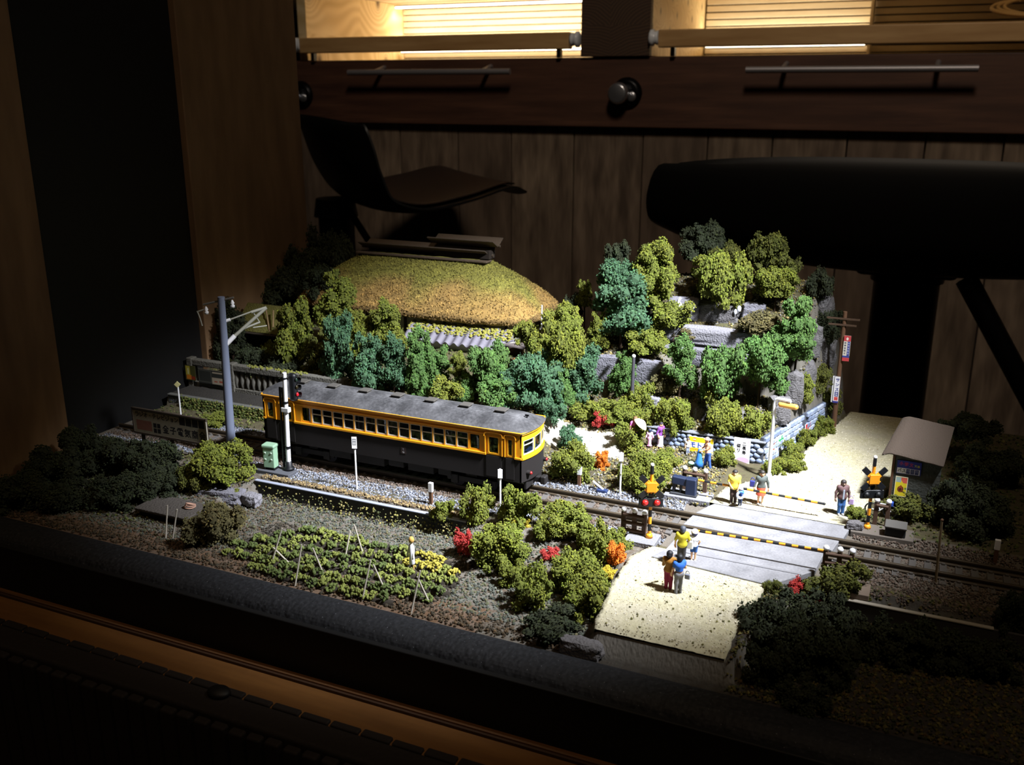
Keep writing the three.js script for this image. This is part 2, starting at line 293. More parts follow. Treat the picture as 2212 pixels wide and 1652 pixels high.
function smoothProfile(p, n) { const c = new THREE.CatmullRomCurve3(p.map(q => new THREE.Vector3(q[0], q[1], q[2]))), l = new THREE.CatmullRomCurve3(p.map(q => new THREE.Vector3(q[3], 0, 0))); return Array.from({ length: n }, (_, i) => { const a = c.getPoint(i / (n - 1)), b = l.getPoint(i / (n - 1)); return [a.x, a.y, a.z, b.x]; }); }
const chairBase = (o, h) => {
  part('column', [bar([0, -h, 0], [0, 0, 0], 27, 27, 24), bar([0, -4, 0], [0, 18, 0], 30, 30, 24)], darkMetal, o);
  part('foot', lathe([[0, 14], [30, 12], [190, 6], [200, 3], [200, 0], [0, 0]], 40).translate(0, -h, 0), darkMetal, o);
};
{ // turned three quarters away to the right
  const o = thing('bar_stool', 'black low-backed shell stool seen from the side beside the partition', 'stool', -690, 0, 808, 0.8);
  const prof = smoothProfile([[-30, 92, 0.86, 22], [-31, 86, 0.95, 26], [-24, 56, 1, 28], [-10, 22, 1, 24], [14, -8, 1, 16], [60, -17, 1, 9], [125, -6, 0.97, 6], [182, 8, 0.88, 3], [208, 2, 0.76, 0]], 40);
  part('shell', shellGeometry(prof, 178, 8), blackShell, o);
  part('cushion', shellGeometry(prof.slice(17, 37).map(([x, y, k, l]) => [x - 1, y + 4, k * 0.9, l * 0.9]), 178, 4), mat(0x2e2420, 0.45), o);
  part('column', [bar([0, -700, 40], [0, -36, 40], 24, 24, 24), bar([0, -40, 40], [0, -16, 40], 30, 26, 24)], darkMetal, o);
  part('foot', lathe([[0, 14], [30, 12], [150, 6], [160, 3], [160, 0], [0, 0]], 40).translate(0, -700, -40), darkMetal, o);
  part('brace', bar([10, -24, 20], [80, -160, -40], 5), darkMetal, o);
}
{ // seen from behind
  const o = thing('bar_stool', 'black low-backed shell stool seen from behind at the right', 'stool', 14, -28, 620, Math.PI / 2);
  const prof = smoothProfile([[-128, 104, 0.86, 20], [-130, 98, 0.93, 22], [-126, 66, 1, 26], [-112, 34, 1.0, 26], [-84, 24, 0.99, 22], [-20, 22, 0.98, 16], [60, 28, 0.95, 10], [130, 34, 0.88, 5], [170, 22, 0.74, 0]], 36);
  part('shell', shellGeometry(prof, 205, 9), blackShell, o);
  chairBase(o, 672);
  part('brace', bar([-100, 18, -44], [-100, -160, -156], 8), darkMetal, o);
  part('under_plate', bx(-50, 40, 6, 20, -40, 40, 6), darkMetal, o);
  part('swivel_collar', bar([-20, 12, -2], [-20, 24, -2], 20, 24, 20), chrome, o);
}
// ---------------------------------------------------------------- the case that carries the model
const rnd2 = (i, j) => ((Math.imul(i * 73856093 ^ j * 19349663, 83492791) >>> 0) % 1000) / 1000;
const glitter = mat(0xffffff, 0.75, { map: dataTex(512, 512, (u, v, i, j) => { let h = (Math.imul(i * 374761393 + j * 668265263, 1274126177) >>> 0) / 4294967296; const k = 25 + 24 * tn(u, v, 60, 60, 3) + 16 * tn(u, v, 140, 140, 8); const w = h > 0.9965 ? 170 * rnd2(i, j) : 0; return [k + w, k + 2 + w, k + 6 + w]; }), bumpMap: grainBump, bumpScale: 0.0004 });
{
  const sh = new THREE.Shape(); sh.moveTo(73, -40); sh.lineTo(73, -8.6); sh.quadraticCurveTo(74, -7.4, 76, -7.3); sh.lineTo(79.6, -7.6); sh.quadraticCurveTo(83, -8, 84.2, -10.6); sh.quadraticCurveTo(85.3, -13, 85.3, -15); sh.lineTo(85.3, -40); sh.closePath();
  const g = new THREE.ExtrudeGeometry(sh, { depth: 395, bevelEnabled: false, curveSegments: 6 }); g.rotateY(-Math.PI / 2).translate(140, 0, 0); // shape x -> z, so x = 73 lies at t = -73
  struct('case_rim', boxUV(g, 60), glitter);
  struct('case_face', bx(-255, 140, -60, -10.6, -85.7, -83.9, 0.4), mat(0x050505, 0.7));
  struct('case_body', bx(-255, 140, -60, -9, -74, 129), mat(0x0c0b0a, 0.9));
  struct('counter', V(bx(-255, 140, -700, -60, -84, 129)), wallBoard);
}
{ // warm wooden ledge in front with its double groove strip, and the dark slatted front
  const ledgeWood = mat(0xffffff, 0.55, { map: woodTex([128, 88, 44], [98, 64, 30], 3, 26, 61, 0.8), bumpMap: grainBump, bumpScale: 0.0002 });
  const l = struct('ledge', V(bx(-255, 140, -60, -26, -101.5, -85.4, 0.5), 120), ledgeWood);
  part('groove_strip', bx(-255, 140, -26, -25.2, -89.6, -88.9), mat(0x3a2616, 0.6), l);
  part('groove_strip', bx(-255, 140, -26, -25.4, -88.1, -87.4), mat(0x5a3c20, 0.6), l);
  const f = struct('slatted_front', V(bx(-255, 140, -700, -25.4, -110.2, -101.6, 1.2), 60), mat(0x1c1512, 0.8, { bumpMap: grainBump, bumpScale: 0.0003 }));
  seed(11); for (let k = 0; k < 46; k++) { const s = -252 + k * 5.6; part('slat', bx(s + 0.55, s + 5.05, -240, -27 + rr(-0.3, 0.2), -112.4, -109.6, 0.8), mat(0x1d1613, 0.8), f); }
  for (let k = 0; k < 40; k++) { const s = -250 + k * 9; part('chipped_edge', bx(s + 0.3, s + 8.6, -27, -25.2, -101.8, -99.8 + rr(0, 0.7), 0.5), mat(0x1c1512, 0.85), f); }
  tag(part('lump', new THREE.IcosahedronGeometry(2.6, 2).scale(1.3, 0.55, 1), blackPaint, null, [-121.5, -24.6, -103]), 'small black rubber stud on the dark front board', 'stud');
}
// ---------------------------------------------------------------- land of the model
const A_ = [[8, -2], [24.6, -1.5], [25.4, 3], [40, 3], [46, 6], [56, 9], [70, 13], [90, 20], [130, 24]];
const B_ = [[8, -2], [13, -1], [30, 6], [36, 9], [46, 14], [62, 19], [75, 19], [130, 18]];
const C_ = [[8, -2], [15, -1.2], [38, 0], [52, 2], [60, 5], [72, 12], [78.6, 17], [79.4, 25.5], [84, 27], [95, 32], [104, 42], [118, 52], [130, 52]];
const D_ = [[8, -2], [14, -1.2], [20, 0], [56.6, 1], [57.4, 5], [66, 8.4], [72, 10], [73, 14], [87.6, 15], [88.4, 22], [94.6, 25], [95.4, 31], [98, 37], [105, 43], [115, 51], [122, 54], [130, 52]];
const wallLine = t => -11 + (t - 57) * 0.28;
function ground(s, t) {
  if (t <= 8) {
    const t0 = lin(s, [[-175, -14], [-168, -24.6], [-90, -24.6], [-84, -18], [-36, -18], [-30, -66], [5, -66], [12, -20]]);
    const t1 = lin(s, [[-175, -65], [-168, -25.4], [-90, -25.4], [-84, -46], [-36, -52], [-30, -71], [5, -71], [12, -27]]);
    return mix(-2, -8, ss(-t0, -t1, -t));
  }
  let y = mix(lin(t, A_), lin(t, B_), ss(-184, -174, s));
  y = mix(y, lin(t, C_), ss(-96, -82, s)); y = mix(y, lin(t, D_), ss(-60, -48, s));
  const xs = t < 57 ? -4 : wallLine(t), e = 7.5 + (xs - s) * 5;
  if (t > 57.4) { if (s > xs + 0.4) y = -1; else if (s > xs - 0.4) y = mix(Math.min(y, 7.5), -1, (s - xs + 0.4) / 0.8); else y = Math.min(y, e); }
  else if (s > -22) y = mix(y, -0.5, ss(-22, -14, s) * ss(10, 16, t));
  return y;
}
// the sand road: left and right edges by t
const roadL = t => lin(t, [[-72, -29], [-66, -30.5], [-44, -32.5], [-30, -32.5], [-22, -29.5], [-12, -24], [14, -20], [30, -18], [44, -7], [57, -1], [80, 2], [107, 8], [130, 12.5]]);
const roadR = t => lin(t, [[-72, 2.5], [-66, 3], [-44, 4], [-29, 6.5], [-12, 18], [20, 23], [38, 28], [60, 36], [131, 36.5]]);
const rough = (s, t) => 0.35 * nz(s * 0.35, t * 0.35) + 0.2 * nz(s * 0.9, t * 0.9, 4);
{
  const S0 = -254.8, S1 = 139.6, T0 = -74, T1 = 129, NS = 330, NT = 240, pos = [], col = [], idx = [], uv = [];
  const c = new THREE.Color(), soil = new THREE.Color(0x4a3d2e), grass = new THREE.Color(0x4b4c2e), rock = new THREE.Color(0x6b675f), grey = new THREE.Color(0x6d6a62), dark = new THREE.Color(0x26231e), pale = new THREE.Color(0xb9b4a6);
  for (let j = 0; j <= NT; j++) for (let i = 0; i <= NS; i++) {
    const s = mix(S0, S1, i / NS), t = mix(T0, T1, j / NT); let y = ground(s, t);
    const slope = Math.hypot(ground(s + 0.7, t) - ground(s - 0.7, t), ground(s, t + 0.7) - ground(s, t - 0.7)) / 1.4;
    const onTrack = Math.abs(t) < 16, inRoad = s > roadL(t) - 1 && s < roadR(t) + 1 && !(t > -6 && t < 6) || (Math.abs(t) < 21 && s > -27 && s < 24);
    y += inRoad ? -0.6 : onTrack ? 0.1 * rough(s * 2, t * 2) - 0.2 : rough(s, t) * (1 + Math.min(2.4, slope * 1.2));
    if (slope > 1.5 && t > 50) y += 0.9 * nz(s * 0.22, t * 0.22, y * 0.25);
    if (t < -70.5) y = Math.min(y, -8.2);
    pos.push(s * MM, y * MM, -t * MM); uv.push(s / 30, t / 30);
    const n = 0.5 + 0.5 * nz(s * 0.5, t * 0.5, 9) + 0.3 * nz(s * 1.7, t * 1.7, 2);
    if (onTrack && t > -25) c.copy(grey).lerp(soil, 0.3 + 0.4 * n);
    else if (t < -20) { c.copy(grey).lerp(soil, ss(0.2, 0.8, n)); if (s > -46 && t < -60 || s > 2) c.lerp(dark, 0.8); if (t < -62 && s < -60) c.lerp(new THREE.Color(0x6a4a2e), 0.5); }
    else c.copy(soil).lerp(grass, n);
    if (slope > 0.9) c.lerp(rock, ss(0.9, 1.6, slope) * 0.85);
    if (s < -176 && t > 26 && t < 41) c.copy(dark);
    if (s > -92 && s < -58 && t > 39 && t < 56) c.lerp(pale, 1);
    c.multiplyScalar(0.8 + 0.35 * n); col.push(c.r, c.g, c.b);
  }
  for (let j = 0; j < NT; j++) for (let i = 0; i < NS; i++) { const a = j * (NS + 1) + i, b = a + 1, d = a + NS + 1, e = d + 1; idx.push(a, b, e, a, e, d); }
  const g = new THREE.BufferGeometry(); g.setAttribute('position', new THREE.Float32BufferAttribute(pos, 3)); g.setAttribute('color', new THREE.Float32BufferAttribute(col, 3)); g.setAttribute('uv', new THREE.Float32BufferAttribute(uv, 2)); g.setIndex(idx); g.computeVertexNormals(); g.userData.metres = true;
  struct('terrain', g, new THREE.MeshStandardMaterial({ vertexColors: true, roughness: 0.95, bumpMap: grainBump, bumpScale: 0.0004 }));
}
// sand road, front and back pieces: top surface with its own thickness
const sandMat = mat(0xffffff, 0.9, { map: dataTex(512, 512, (u, v) => { const k = 0.5 + 0.55 * tn(u, v, 24, 24, 2) + 0.5 * tn(u, v, 80, 80, 5); const m = tn(u, v, 5, 5, 7); const spot = tn(u, v, 30, 30, 12) > 0.46 ? -46 : 0; return [156 + 36 * k + 6 * m + spot, 150 + 36 * k + 6 * m + spot, 122 + 38 * k - 10 * m + spot]; }), bumpMap: grainBump, bumpScale: 0.0004 });
function roadPiece(name, t0, t1, y, drop, l = roadL, r = roadR) {
  const N = Math.ceil((t1 - t0) / 1.2), M = 30, pos = [], uv = [], idx = [];
  for (let j = 0; j <= N; j++) for (let i = -1; i <= M + 1; i++) {
    const t = mix(t0, t1, j / N), u = clamp(i / M, 0, 1), wob = 0.7 * nz(t * 0.3, u * 30), s = mix(l(t), r(t), u) + (u < 0.02 || u > 0.98 ? wob : 0), skirt = i < 0 || i > M;
    const h = typeof y === 'function' ? y(t) : y; pos.push(s, skirt ? h - 2.5 : h + 0.14 * nz(s * 0.7, t * 0.7, 3) + 0.08 * nz(s * 2, t * 2), -t); uv.push(s / 40, t / 40);
  }
  const W = M + 3; for (let j = 0; j < N; j++) for (let i = 0; i < W - 1; i++) { const a = j * W + i; idx.push(a, a + 1, a + W + 1, a, a + W + 1, a + W); }
  const g = new THREE.BufferGeometry(); g.setAttribute('position', new THREE.Float32BufferAttribute(pos, 3)); g.setAttribute('uv', new THREE.Float32BufferAttribute(uv, 2)); g.setIndex(idx); g.computeVertexNormals();
  return struct(name, g, sandMat);
}
roadPiece('sand_road', -67.4, -21, t => mix(-0.7, -1.9, ss(-40, -66, t)) - 0.9 * ss(-65, -67.4, t), 1);
roadPiece('sand_road', 15, 128.8, t => 0.05, 1);
roadPiece('gravel_path', 40, 54, t => mix(0.5, 3.2, ss(40, 54, t)), 1, t => lin(t, [[40, -70], [47, -92], [54, -96]]), t => lin(t, [[40, -57], [47, -62], [54, -76]])).material = mat(0xd9d6cc, 0.9, { bumpMap: grainBump, bumpScale: 0.0005 });
// asphalt of the crossing, with the gutter lines
const asphalt = mat(0xffffff, 0.85, { map: dataTex(256, 256, (u, v) => { const k = 122 + 24 * tn(u, v, 9, 9, 3) + 22 * tn(u, v, 70, 70, 5); return [k, k, k + 3]; }), bumpMap: grainBump, bumpScale: 0.0001 });
function slabShape(pts, y0, y1, uvSize = 40) { const sh = new THREE.Shape(pts.map(p => new THREE.Vector2(p[0], p[1]))); const g = new THREE.ExtrudeGeometry(sh, { depth: y1 - y0, bevelEnabled: true, bevelSize: 0.15, bevelThickness: 0.15, bevelSegments: 1 }).rotateX(-Math.PI / 2).translate(0, y0, 0); return boxUV(g, uvSize); }
{
  const o = thing('crossing_surface', 'grey paved level crossing panels between and beside the rails', 'crossing', 0, 0, 0);
  part('front_ramp', slabShape([[-26.5, -28], [-24, -22], [-22.5, -6.2], [18, -6.2], [17, -18], [7, -31]], -1.8, -0.35), asphalt, o);
  part('middle_panel', slabShape([[-23.5, -3.6], [20, -3.6], [21, 3.6], [-22.5, 3.6]], -1.8, -0.25), asphalt, o);
  part('back_ramp', slabShape([[-22, 6.2], [22, 6.2], [23.5, 17], [-17, 17.5], [-19.5, 13]], -1.8, -0.3), asphalt, o);
  part('gutter', boxUV(bx(-22, 14, -0.2, -0.02, -22.3, -21.4), 40), mat(0x77777a, 0.9), o);
  part('gutter', boxUV(bx(-16, 10, -0.15, 0.03, 15, 15.6), 40), mat(0x77777a, 0.9), o);
}
// railway track: two rails and every sleeper
const railSide = mat(0x4c4234, 0.5, { metalness: 0.3 }), sleeperMat = mat(0x55524f, 0.85), chairMat = mat(0x55514c, 0.7);
{
  const o = thing('railway_track', 'single railway track with brown rails on grey sleepers', 'track', 0, 0, 0); seed(21);
  const rail = t => { const sh = new THREE.Shape([[-1, -1.9], [1, -1.9], [1, -1.6], [0.25, -1.35], [0.25, -0.7], [0.5, -0.5], [0.5, -0.05], [0.42, 0], [-0.42, 0], [-0.5, -0.05], [-0.5, -0.5], [-0.25, -0.7], [-0.25, -1.35], [-1, -1.6]].map(p => new THREE.Vector2(...p))); return new THREE.ExtrudeGeometry(sh, { depth: 390, bevelEnabled: false }).rotateY(Math.PI / 2).translate(-252, 0, -t); };
  part('rail', rail(4.85), railSide, o); part('rail', rail(-4.85), railSide, o);
  const sg = inMetres(bx(-0.95, 0.95, -2.5, -1.75, -8.6, 8.6, 0.12)), cg = inMetres(mergeGeometries([-4.85, 4.85].flatMap(t => [-1.35, 1.35].map(k => bx(-0.45, 0.45, -1.8, -1.25, t + k - 0.4, t + k + 0.4)))));
  for (let k = 0; k < 96; k++) { const s = -250 + k * 4.05; const sl = part('sleeper', sg, sleeperMat, o, [s, 0, 0]); part('rail_chair', cg, chairMat, sl); }
}
// small stones, crumbs and leaves that nobody could count
const stoneGeo = new THREE.IcosahedronGeometry(1, 0), flakeGeo = new THREE.OctahedronGeometry(1, 0);
function scatter(name, label, category, n, place, colors, geo = stoneGeo, rough_ = 0.95) {
  const m = new THREE.InstancedMesh(geo, mat(0xffffff, rough_), n), d = new THREE.Object3D(), c = new THREE.Color(); let k = 0, tries = 0;
  while (k < n && tries++ < n * 12) {
    const p = place(); if (!p) continue;
    d.position.set(p[0] * MM, p[1] * MM, -p[2] * MM); d.rotation.set(rr(0, 6.3), rr(0, 6.3), rr(0, 6.3)); const r = p[3] * MM; d.scale.set(r * rr(0.7, 1.3), r * rr(0.6, 1.1), r * rr(0.7, 1.3)); d.updateMatrix(); m.setMatrixAt(k, d.matrix);
    const pal = p[4] || colors; c.set(pal[Math.floor(rnd() * pal.length)]).multiplyScalar(rr(0.75, 1.2)); m.setColorAt(k, c); k++;
  }
  m.count = k; m.name = numbered(name); m.castShadow = m.receiveShadow = true; tag(m, label, category); m.userData.kind = 'stuff'; scene.add(m); return m;
}
const onCrossing = (s, t) => s > -27 && s < 24.5 && Math.abs(t) < 21;
const inSand = (s, t) => Math.abs(t) > 14 && s > roadL(t) + 0.3 && s < roadR(t) - 0.3;
seed(31);
scatter('ballast', 'grey and brown ballast stones along the railway track', 'ballast', 26000, () => { const s = rr(-252, 100), t = Math.pow(rnd(), 0.8) * (rnd() < 0.55 ? -22 : 14.5); if (onCrossing(s, t) || (t < -17 && s > -84 && s < 14) || (s < -168 && t < -15)) return null; const under = Math.abs(t) < 7; return [s, ground(s, t) - (under ? 0.35 : 0.05) + rr(0, 0.25), t, rr(0.2, 0.4), (t > -12 && t < 4) && Math.abs(t) + 3 * nz(s * 0.1, t * 0.2) < 12 || s > 20 ? ['#5f4e40', '#4f4238', '#6d6055', '#40372f', '#6a5d54'] : undefined]; }, ['#757a86', '#5f636c', '#8d93a2', '#54575e', '#7d7974', '#969cab']);
scatter('gravel', 'brown leaf litter along the top of the field wall', 'litter', 900, () => { const s = rr(-168, -88), t = -22.6 + rr(-1.2, 1.6); return [s, -1.7 + rr(0, 0.3), t, rr(0.22, 0.5)]; }, ['#85704a', '#6b5a3c', '#97855c', '#5d5040']);
scatter('field_soil', 'grey green crumbs on the soil of the front field', 'soil', 16000, () => { const s = rr(-235, -34), t = rr(-73, -26); if (ground(s, t) > -3.2) return null; return [s, ground(s, t) + rr(0, 0.3), t, rr(0.2, 0.5), t < -66 || s < -150 && rnd() < 0.4 ? ['#41382a', '#4a3d2b', '#3a3426', '#54432d'] : t > -71.5 && t < -40 && s > -150 && s < -76 ? ['#37332a', '#403a2c', '#2e2a22'] : undefined]; }, ['#50544b', '#454a42', '#62665c', '#52553c', '#5c583f', '#3f433a']);
scatter('ground_leaves', 'dark grass crumbs on the front right ground', 'grass', 8000, () => { const s = rr(4, 110), t = rr(-73, -19); if (inSand(s, t) || t > -27 && rnd() < 0.7) return null; return [s, ground(s, t) + rr(0, 0.5), t, rr(0.3, 0.6)]; }, ['#4b4a24', '#5a5226', '#3a401f', '#5c4a28', '#6a6336', '#3c3a2a'], flakeGeo);
scatter('grass_tufts', 'dark green specks of grass on the front sand road', 'grass', 46, () => { const t = rr(-66, -34), s = rr(-28, 5); if (!inSand(s, t)) return null; return [s, mix(-0.7, -1.9, ss(-40, -66, t)) + 0.1, t, rr(0.25, 0.5)]; }, ['#5c5c30', '#4b4a2c', '#6a6534'], flakeGeo);
scatter('sand_grains', 'coarse pale grains on the sand road', 'sand', 5200, () => { const t = rnd() < 0.4 ? rr(-67, -22) : rr(16, 128), s = rr(-30, 37); if (!inSand(s, t)) return null; return [s, (t < 0 ? mix(-0.7, -1.9, ss(-40, -66, t)) : 0.05) + rr(-0.05, 0.1), t, rr(0.1, 0.24), rnd() < 0.01 ? ['#6a6238', '#5c5a3c'] : undefined]; }, ['#cfc8ae', '#bfb799', '#ddd7c2', '#aca487', '#d2cdbd']);
scatter('white_flowers', 'white blossom crumbs along the slope behind the railcar roof', 'flowers', 420, () => { const t = rr(24, 40), s = rr(-152, -88), n = nz(s * 0.16, t * 0.16, 8); if (n < 0.05) return null; return [s, ground(s, t) + rr(0, 1.6), t, rr(0.35, 0.8)]; }, ['#d9d6cc', '#c8c4b8', '#e6e4de']);
scatter('path_pebbles', 'white pebbles on the gravel path behind the railcar', 'gravel', 1500, () => { const t = rr(40, 54), s = rr(-96, -57); if (s < lin(t, [[40, -70], [47, -92], [54, -96]]) || s > lin(t, [[40, -57], [47, -62], [54, -76]])) return null; return [s, mix(0.5, 3.2, ss(40, 54, t)) + rr(0, 0.2), t, rr(0.2, 0.4)]; }, ['#e8e6de', '#d8d6d0', '#f0efe8']);
scatter('fallen_leaves', 'golden and brown leaf crumbs over the garden and the hill', 'leaves', 15000, () => { const s = rr(-110, 3), t = rr(14, 128); if (s > wallLine(t) - 1 && t > 55 || t < 57 && s > -20 || inSand(s, t) || (s > -92 && s < -56 && t > 39 && t < 55)) return null; const sl = Math.abs(ground(s, t + 0.6) - ground(s, t - 0.6)); if (sl > 2.2 && rnd() < 0.75) return null; return [s, ground(s, t) + rr(0, 0.5), t, rr(0.2, 0.5)]; }, ['#7c6e3a', '#645e34', '#8d7c46', '#555040', '#6f6c62', '#85837b', '#5f6234', '#a08f58', '#4a4740']);
scatter('undergrowth', 'dim moss and grass crumbs over the left and far ground', 'undergrowth', 9000, () => { const s = rr(-254, 120), t = rr(-60, 128); if (s > -184 && s < 24) { if (!(s < -96 && t > 12)) return null; } if (s > 22 && t < 13) return null; if (s < -168 && t > -14 && t < 12 || t < -18 && s > 10) return null; if (s < -176 && t > 26 && t < 41) return null; if (inSand(s, t)) return null; return [s, ground(s, t) + rr(0, 0.6), t, rr(0.3, 0.7)]; }, ['#4a5526', '#3a4420', '#5e6430', '#4a4628', '#6b6a3a'], flakeGeo);
scatter('moss', 'moss hanging down the old wall left of the railcar', 'moss', 2600, () => { const s = rr(-246, -179), k = rnd(); return [s, mix(3.3, -1.6, k), 24.8 - rr(0, 0.8) - 0.8 * k, rr(0.35, 0.7)]; }, ['#4d5a24', '#5f6a2c', '#3c4720', '#6d6a38'], flakeGeo);
scatter('wall_weeds', 'small yellow green weeds growing at the foot of the field wall', 'weeds', 420, () => { const s = rr(-167, -88), k = Math.pow(rnd(), 1.6); return [s, mix(-7.8, -3.4, k), -25.8 - rr(0, 2.6) * (1 - k), rr(0.18, 0.42)]; }, ['#77733a', '#8f8450', '#5a5c34', '#807a4c', '#4a5030']);
// ---------------------------------------------------------------- walls of the land
const concrete = mat(0x70737a, 0.85, { bumpMap: grainBump, bumpScale: 0.0003 });
{ // the dark wall along the field, with its pale coping
  const w = struct('field_wall', V(bx(-169, -87, -9, -2.4, -25.6, -24.7, 0.1), 30), mat(0x34353a, 0.9, { bumpMap: grainBump, bumpScale: 0.0004 }));
  part('coping', V(bx(-169, -87, -2.5, -2, -25.9, -24.4, 0.2), 30), mat(0x8f95a6, 0.8), w);
  const r = struct('front_right_wall', V(bx(22, 78, -9, -2.6, -27.2, -26.3, 0.1), 30), mat(0x3a3938, 0.9));
  part('coping', V(bx(22, 62, -2.7, -2.2, -27.4, -26, 0.2), 30), mat(0xa39d90, 0.8), r);
}
{ // old wall, road and concrete balustrade left of the railcar
  const w = struct('old_wall', V(bx(-254, -178, -3, 3.2, 24.6, 26, 0.3), 30), mat(0x4c5054, 0.9, { bumpMap: grainBump, bumpScale: 0.0005 }));
  part('coping', V(bx(-254, -178, 3, 3.6, 24.2, 26.4, 0.2), 30), mat(0x5b5c58, 0.9), w);
  const o = thing('balustrade', 'old concrete balustrade with rounded balusters behind the rear of the railcar', 'balustrade', -218, 3, 41);
  const cm = mat(0x5f5d55, 0.85, { bumpMap: grainBump, bumpScale: 0.0003 });
  part('top_beam', V(bx(-37, 43, 9.2, 12, -1.6, 1.6, 0.5), 30), cm, o); part('base_beam', V(bx(-37, 43, -0.5, 1.6, -1.4, 1.4, 0.3), 30), cm, o);
  const bg = inMetres(lathe([[0, 0], [0.9, 0], [0.95, 1.2], [1.25, 3.6], [0.85, 6.2], [0.9, 8], [0, 8]], 12));
  for (let k = 0; k < 19; k++) part('baluster', bg, cm, o, [-12 + k * 2.95, 1.4, 0]);
  for (const k of [-36.4, -14, 42]) part('pillar', V(bx(k - 1.4, k + 1.4, -0.5, 12.4, -1.9, 1.9, 0.3), 30), cm, o);
  part('moss_top', join(Array.from({ length: 60 }, () => new THREE.IcosahedronGeometry(rr(0.4, 0.8), 0).translate(rr(-6, 24), 12, rr(-1.6, 1.4)))), mat(0x6a6c2c, 0.95), o);
}
// cobble wall under the garden, and the block wall along the road
{
  const w = struct('cobble_wall', V(bx(-53, -10.6, -1, 7.3, 56.9, 58.4, 0.2), 30), mat(0x3d434e, 0.9)); seed(41);
  const variants = [0, 1, 2, 3].map(i => inMetres(new THREE.IcosahedronGeometry(1, 2).scale(1, 0.92 - i * 0.05, 0.62)));
  const tones = ['#7c8aa4', '#8a96ad', '#6d7b95', '#98a2b4'].map(c => mat(c, 0.7));
  for (let r = 0; r < 4; r++) for (let k = 0; k < 19; k++) { const s = -51.8 + k * 2.22 + (r % 2) * 1.1 + rr(-0.15, 0.15); if (s > -11.2) continue; const st = part('stone', variants[(r + k) % 4], tones[Math.floor(rnd() * 4)], w, [s, 0.5 + r * 1.85 + rr(-0.1, 0.1), 56.9]); st.scale.setScalar(rr(1.08, 1.26)); st.rotation.z = rr(-0.5, 0.5); }
  part('coping', V(bx(-53.4, -10, 7.2, 7.9, 56.2, 59, 0.3), 30), concrete, w);
}
{
  const dir = Math.atan2(1, 0.28), L = 66 / Math.sin(dir);  // runs back along wallLine
  const o = struct('block_wall', V(bx(0, L, -1.4, 9.2, 0, 1.2, 0.1), 30), mat(0x474d58, 0.9), [wallLine(57.2) + 0.1, 0, 57.2], dir); seed(43);
  const tones = ['#8593ad', '#95a1b8', '#727f98', '#a3adbf'].map(c => mat(c, 0.75)), bg = inMetres(bx(-1.42, 1.42, -0.98, 0.98, -0.6, 0.6, 0.42));
  for (let r = 0; r < 5; r++) for (let k = 0; k < 23; k++) { const x = 1.6 + k * 3 + (r % 2) * 1.5; if (x > L - 1 || (x > 33 && x < 37)) continue; const b = part('block', bg, tones[Math.floor(rnd() * 4)], o, [x, -0.1 + r * 2.08, -0.25 - rr(0, 0.2)]); b.scale.set(rr(0.92, 1), 1, 1); }
}
// rocks and ledges of the hill
const rockMats = ['#6b6a72', '#5d5b5c', '#7b7a80'].map(c => mat(c, 0.85, { bumpMap: grainBump, bumpScale: 0.0004 }));
function rockGeo(w, h, d, sd, detail = 4, amp = 0.2) {
  const g = mergeVertices(new THREE.BoxGeometry(2, 2, 2, 10, 10, 10).deleteAttribute('normal').deleteAttribute('uv'));
  const p = g.attributes.position, v = new THREE.Vector3();
  for (let i = 0; i < p.count; i++) { v.fromBufferAttribute(p, i); const l = v.length(); const q = v.clone().normalize(); v.lerp(q.multiplyScalar(1.25), 0.45); const k = 1 + amp * nz(v.x * 1.6 + sd, v.y * 1.6, v.z * 1.6) + amp * 0.5 * nz(v.x * 4, v.y * 4 + sd, v.z * 4); p.setXYZ(i, v.x * k * w / 2, v.y * k * h / 2, v.z * k * d / 2); }
  g.computeVertexNormals(); return boxUV(toCreasedNormals(g, 0.6), 25);
}
function rockThing(label, s, y, t, w, h, d, k = 0, turn = 0, group) { const o = part('rock', rockGeo(w, h, d, s * 3.1 + t), rockMats[k], null, [s, y, t], turn); return tag(o, label, 'rock', group); }
rockThing('grey retaining rock wall below the big blue-green tree', -71, 21.5, 79.6, 32, 9.5, 4, 0);
rockThing('long grey rock ledge across the upper hill', -40, 34.5, 95.6, 46, 6.5, 5, 2);
rockThing('second grey rock ledge just below the long upper ledge', -40, 26.5, 91.2, 48, 7, 5, 0, -0.04);
rockThing('pale rounded rock at the left of the lower terrace', -57.5, 11, 71, 9.5, 7, 6, 2, 0.2);
rockThing('pale flat rock beside the gap under the green trees', -55, 17.2, 79, 12, 3.4, 5, 2, 0.3);
rockThing('dark upright rock between the left and middle terrace shrubs', -36, 9.6, 70, 6, 7.5, 4, 1, 0.4);
rockThing('dark upright rock between the middle and right terrace shrubs', -22.6, 9.8, 70, 5, 7, 4, 1, -0.3);
rockThing('brown boulder at the right end of the lower terrace', -8.6, 15, 73, 7, 10, 6, 1, 0.5);
rockThing('tall grey boulder behind the lamp on the terrace edge', -5.4, 20, 84, 6, 13, 6, 1, 0.2);
rockThing('dark rock face below the hilltop tree', -40, 42, 103, 18, 9, 6, 1);
rockThing('grey rock under the right hilltop shrub', -26, 43.5, 104, 9, 7, 6, 0, 0.4);
rockThing('grey rock left of the hilltop under the tall olive tree', -53, 43, 101, 12, 9, 7, 0, 0.3);
for (const [s, y, t, w, h] of [[-3, 34, 105, 7, 12], [-4, 20, 100, 7, 14], [1, 26, 116, 7, 14], [4, 10, 122, 6, 12], [-2, 44, 118, 8, 10]]) rockThing('dark jagged rocks on the right cliff of the hill', s, y, t, w, h, 7, 1, s, 'rocks on the right cliff');
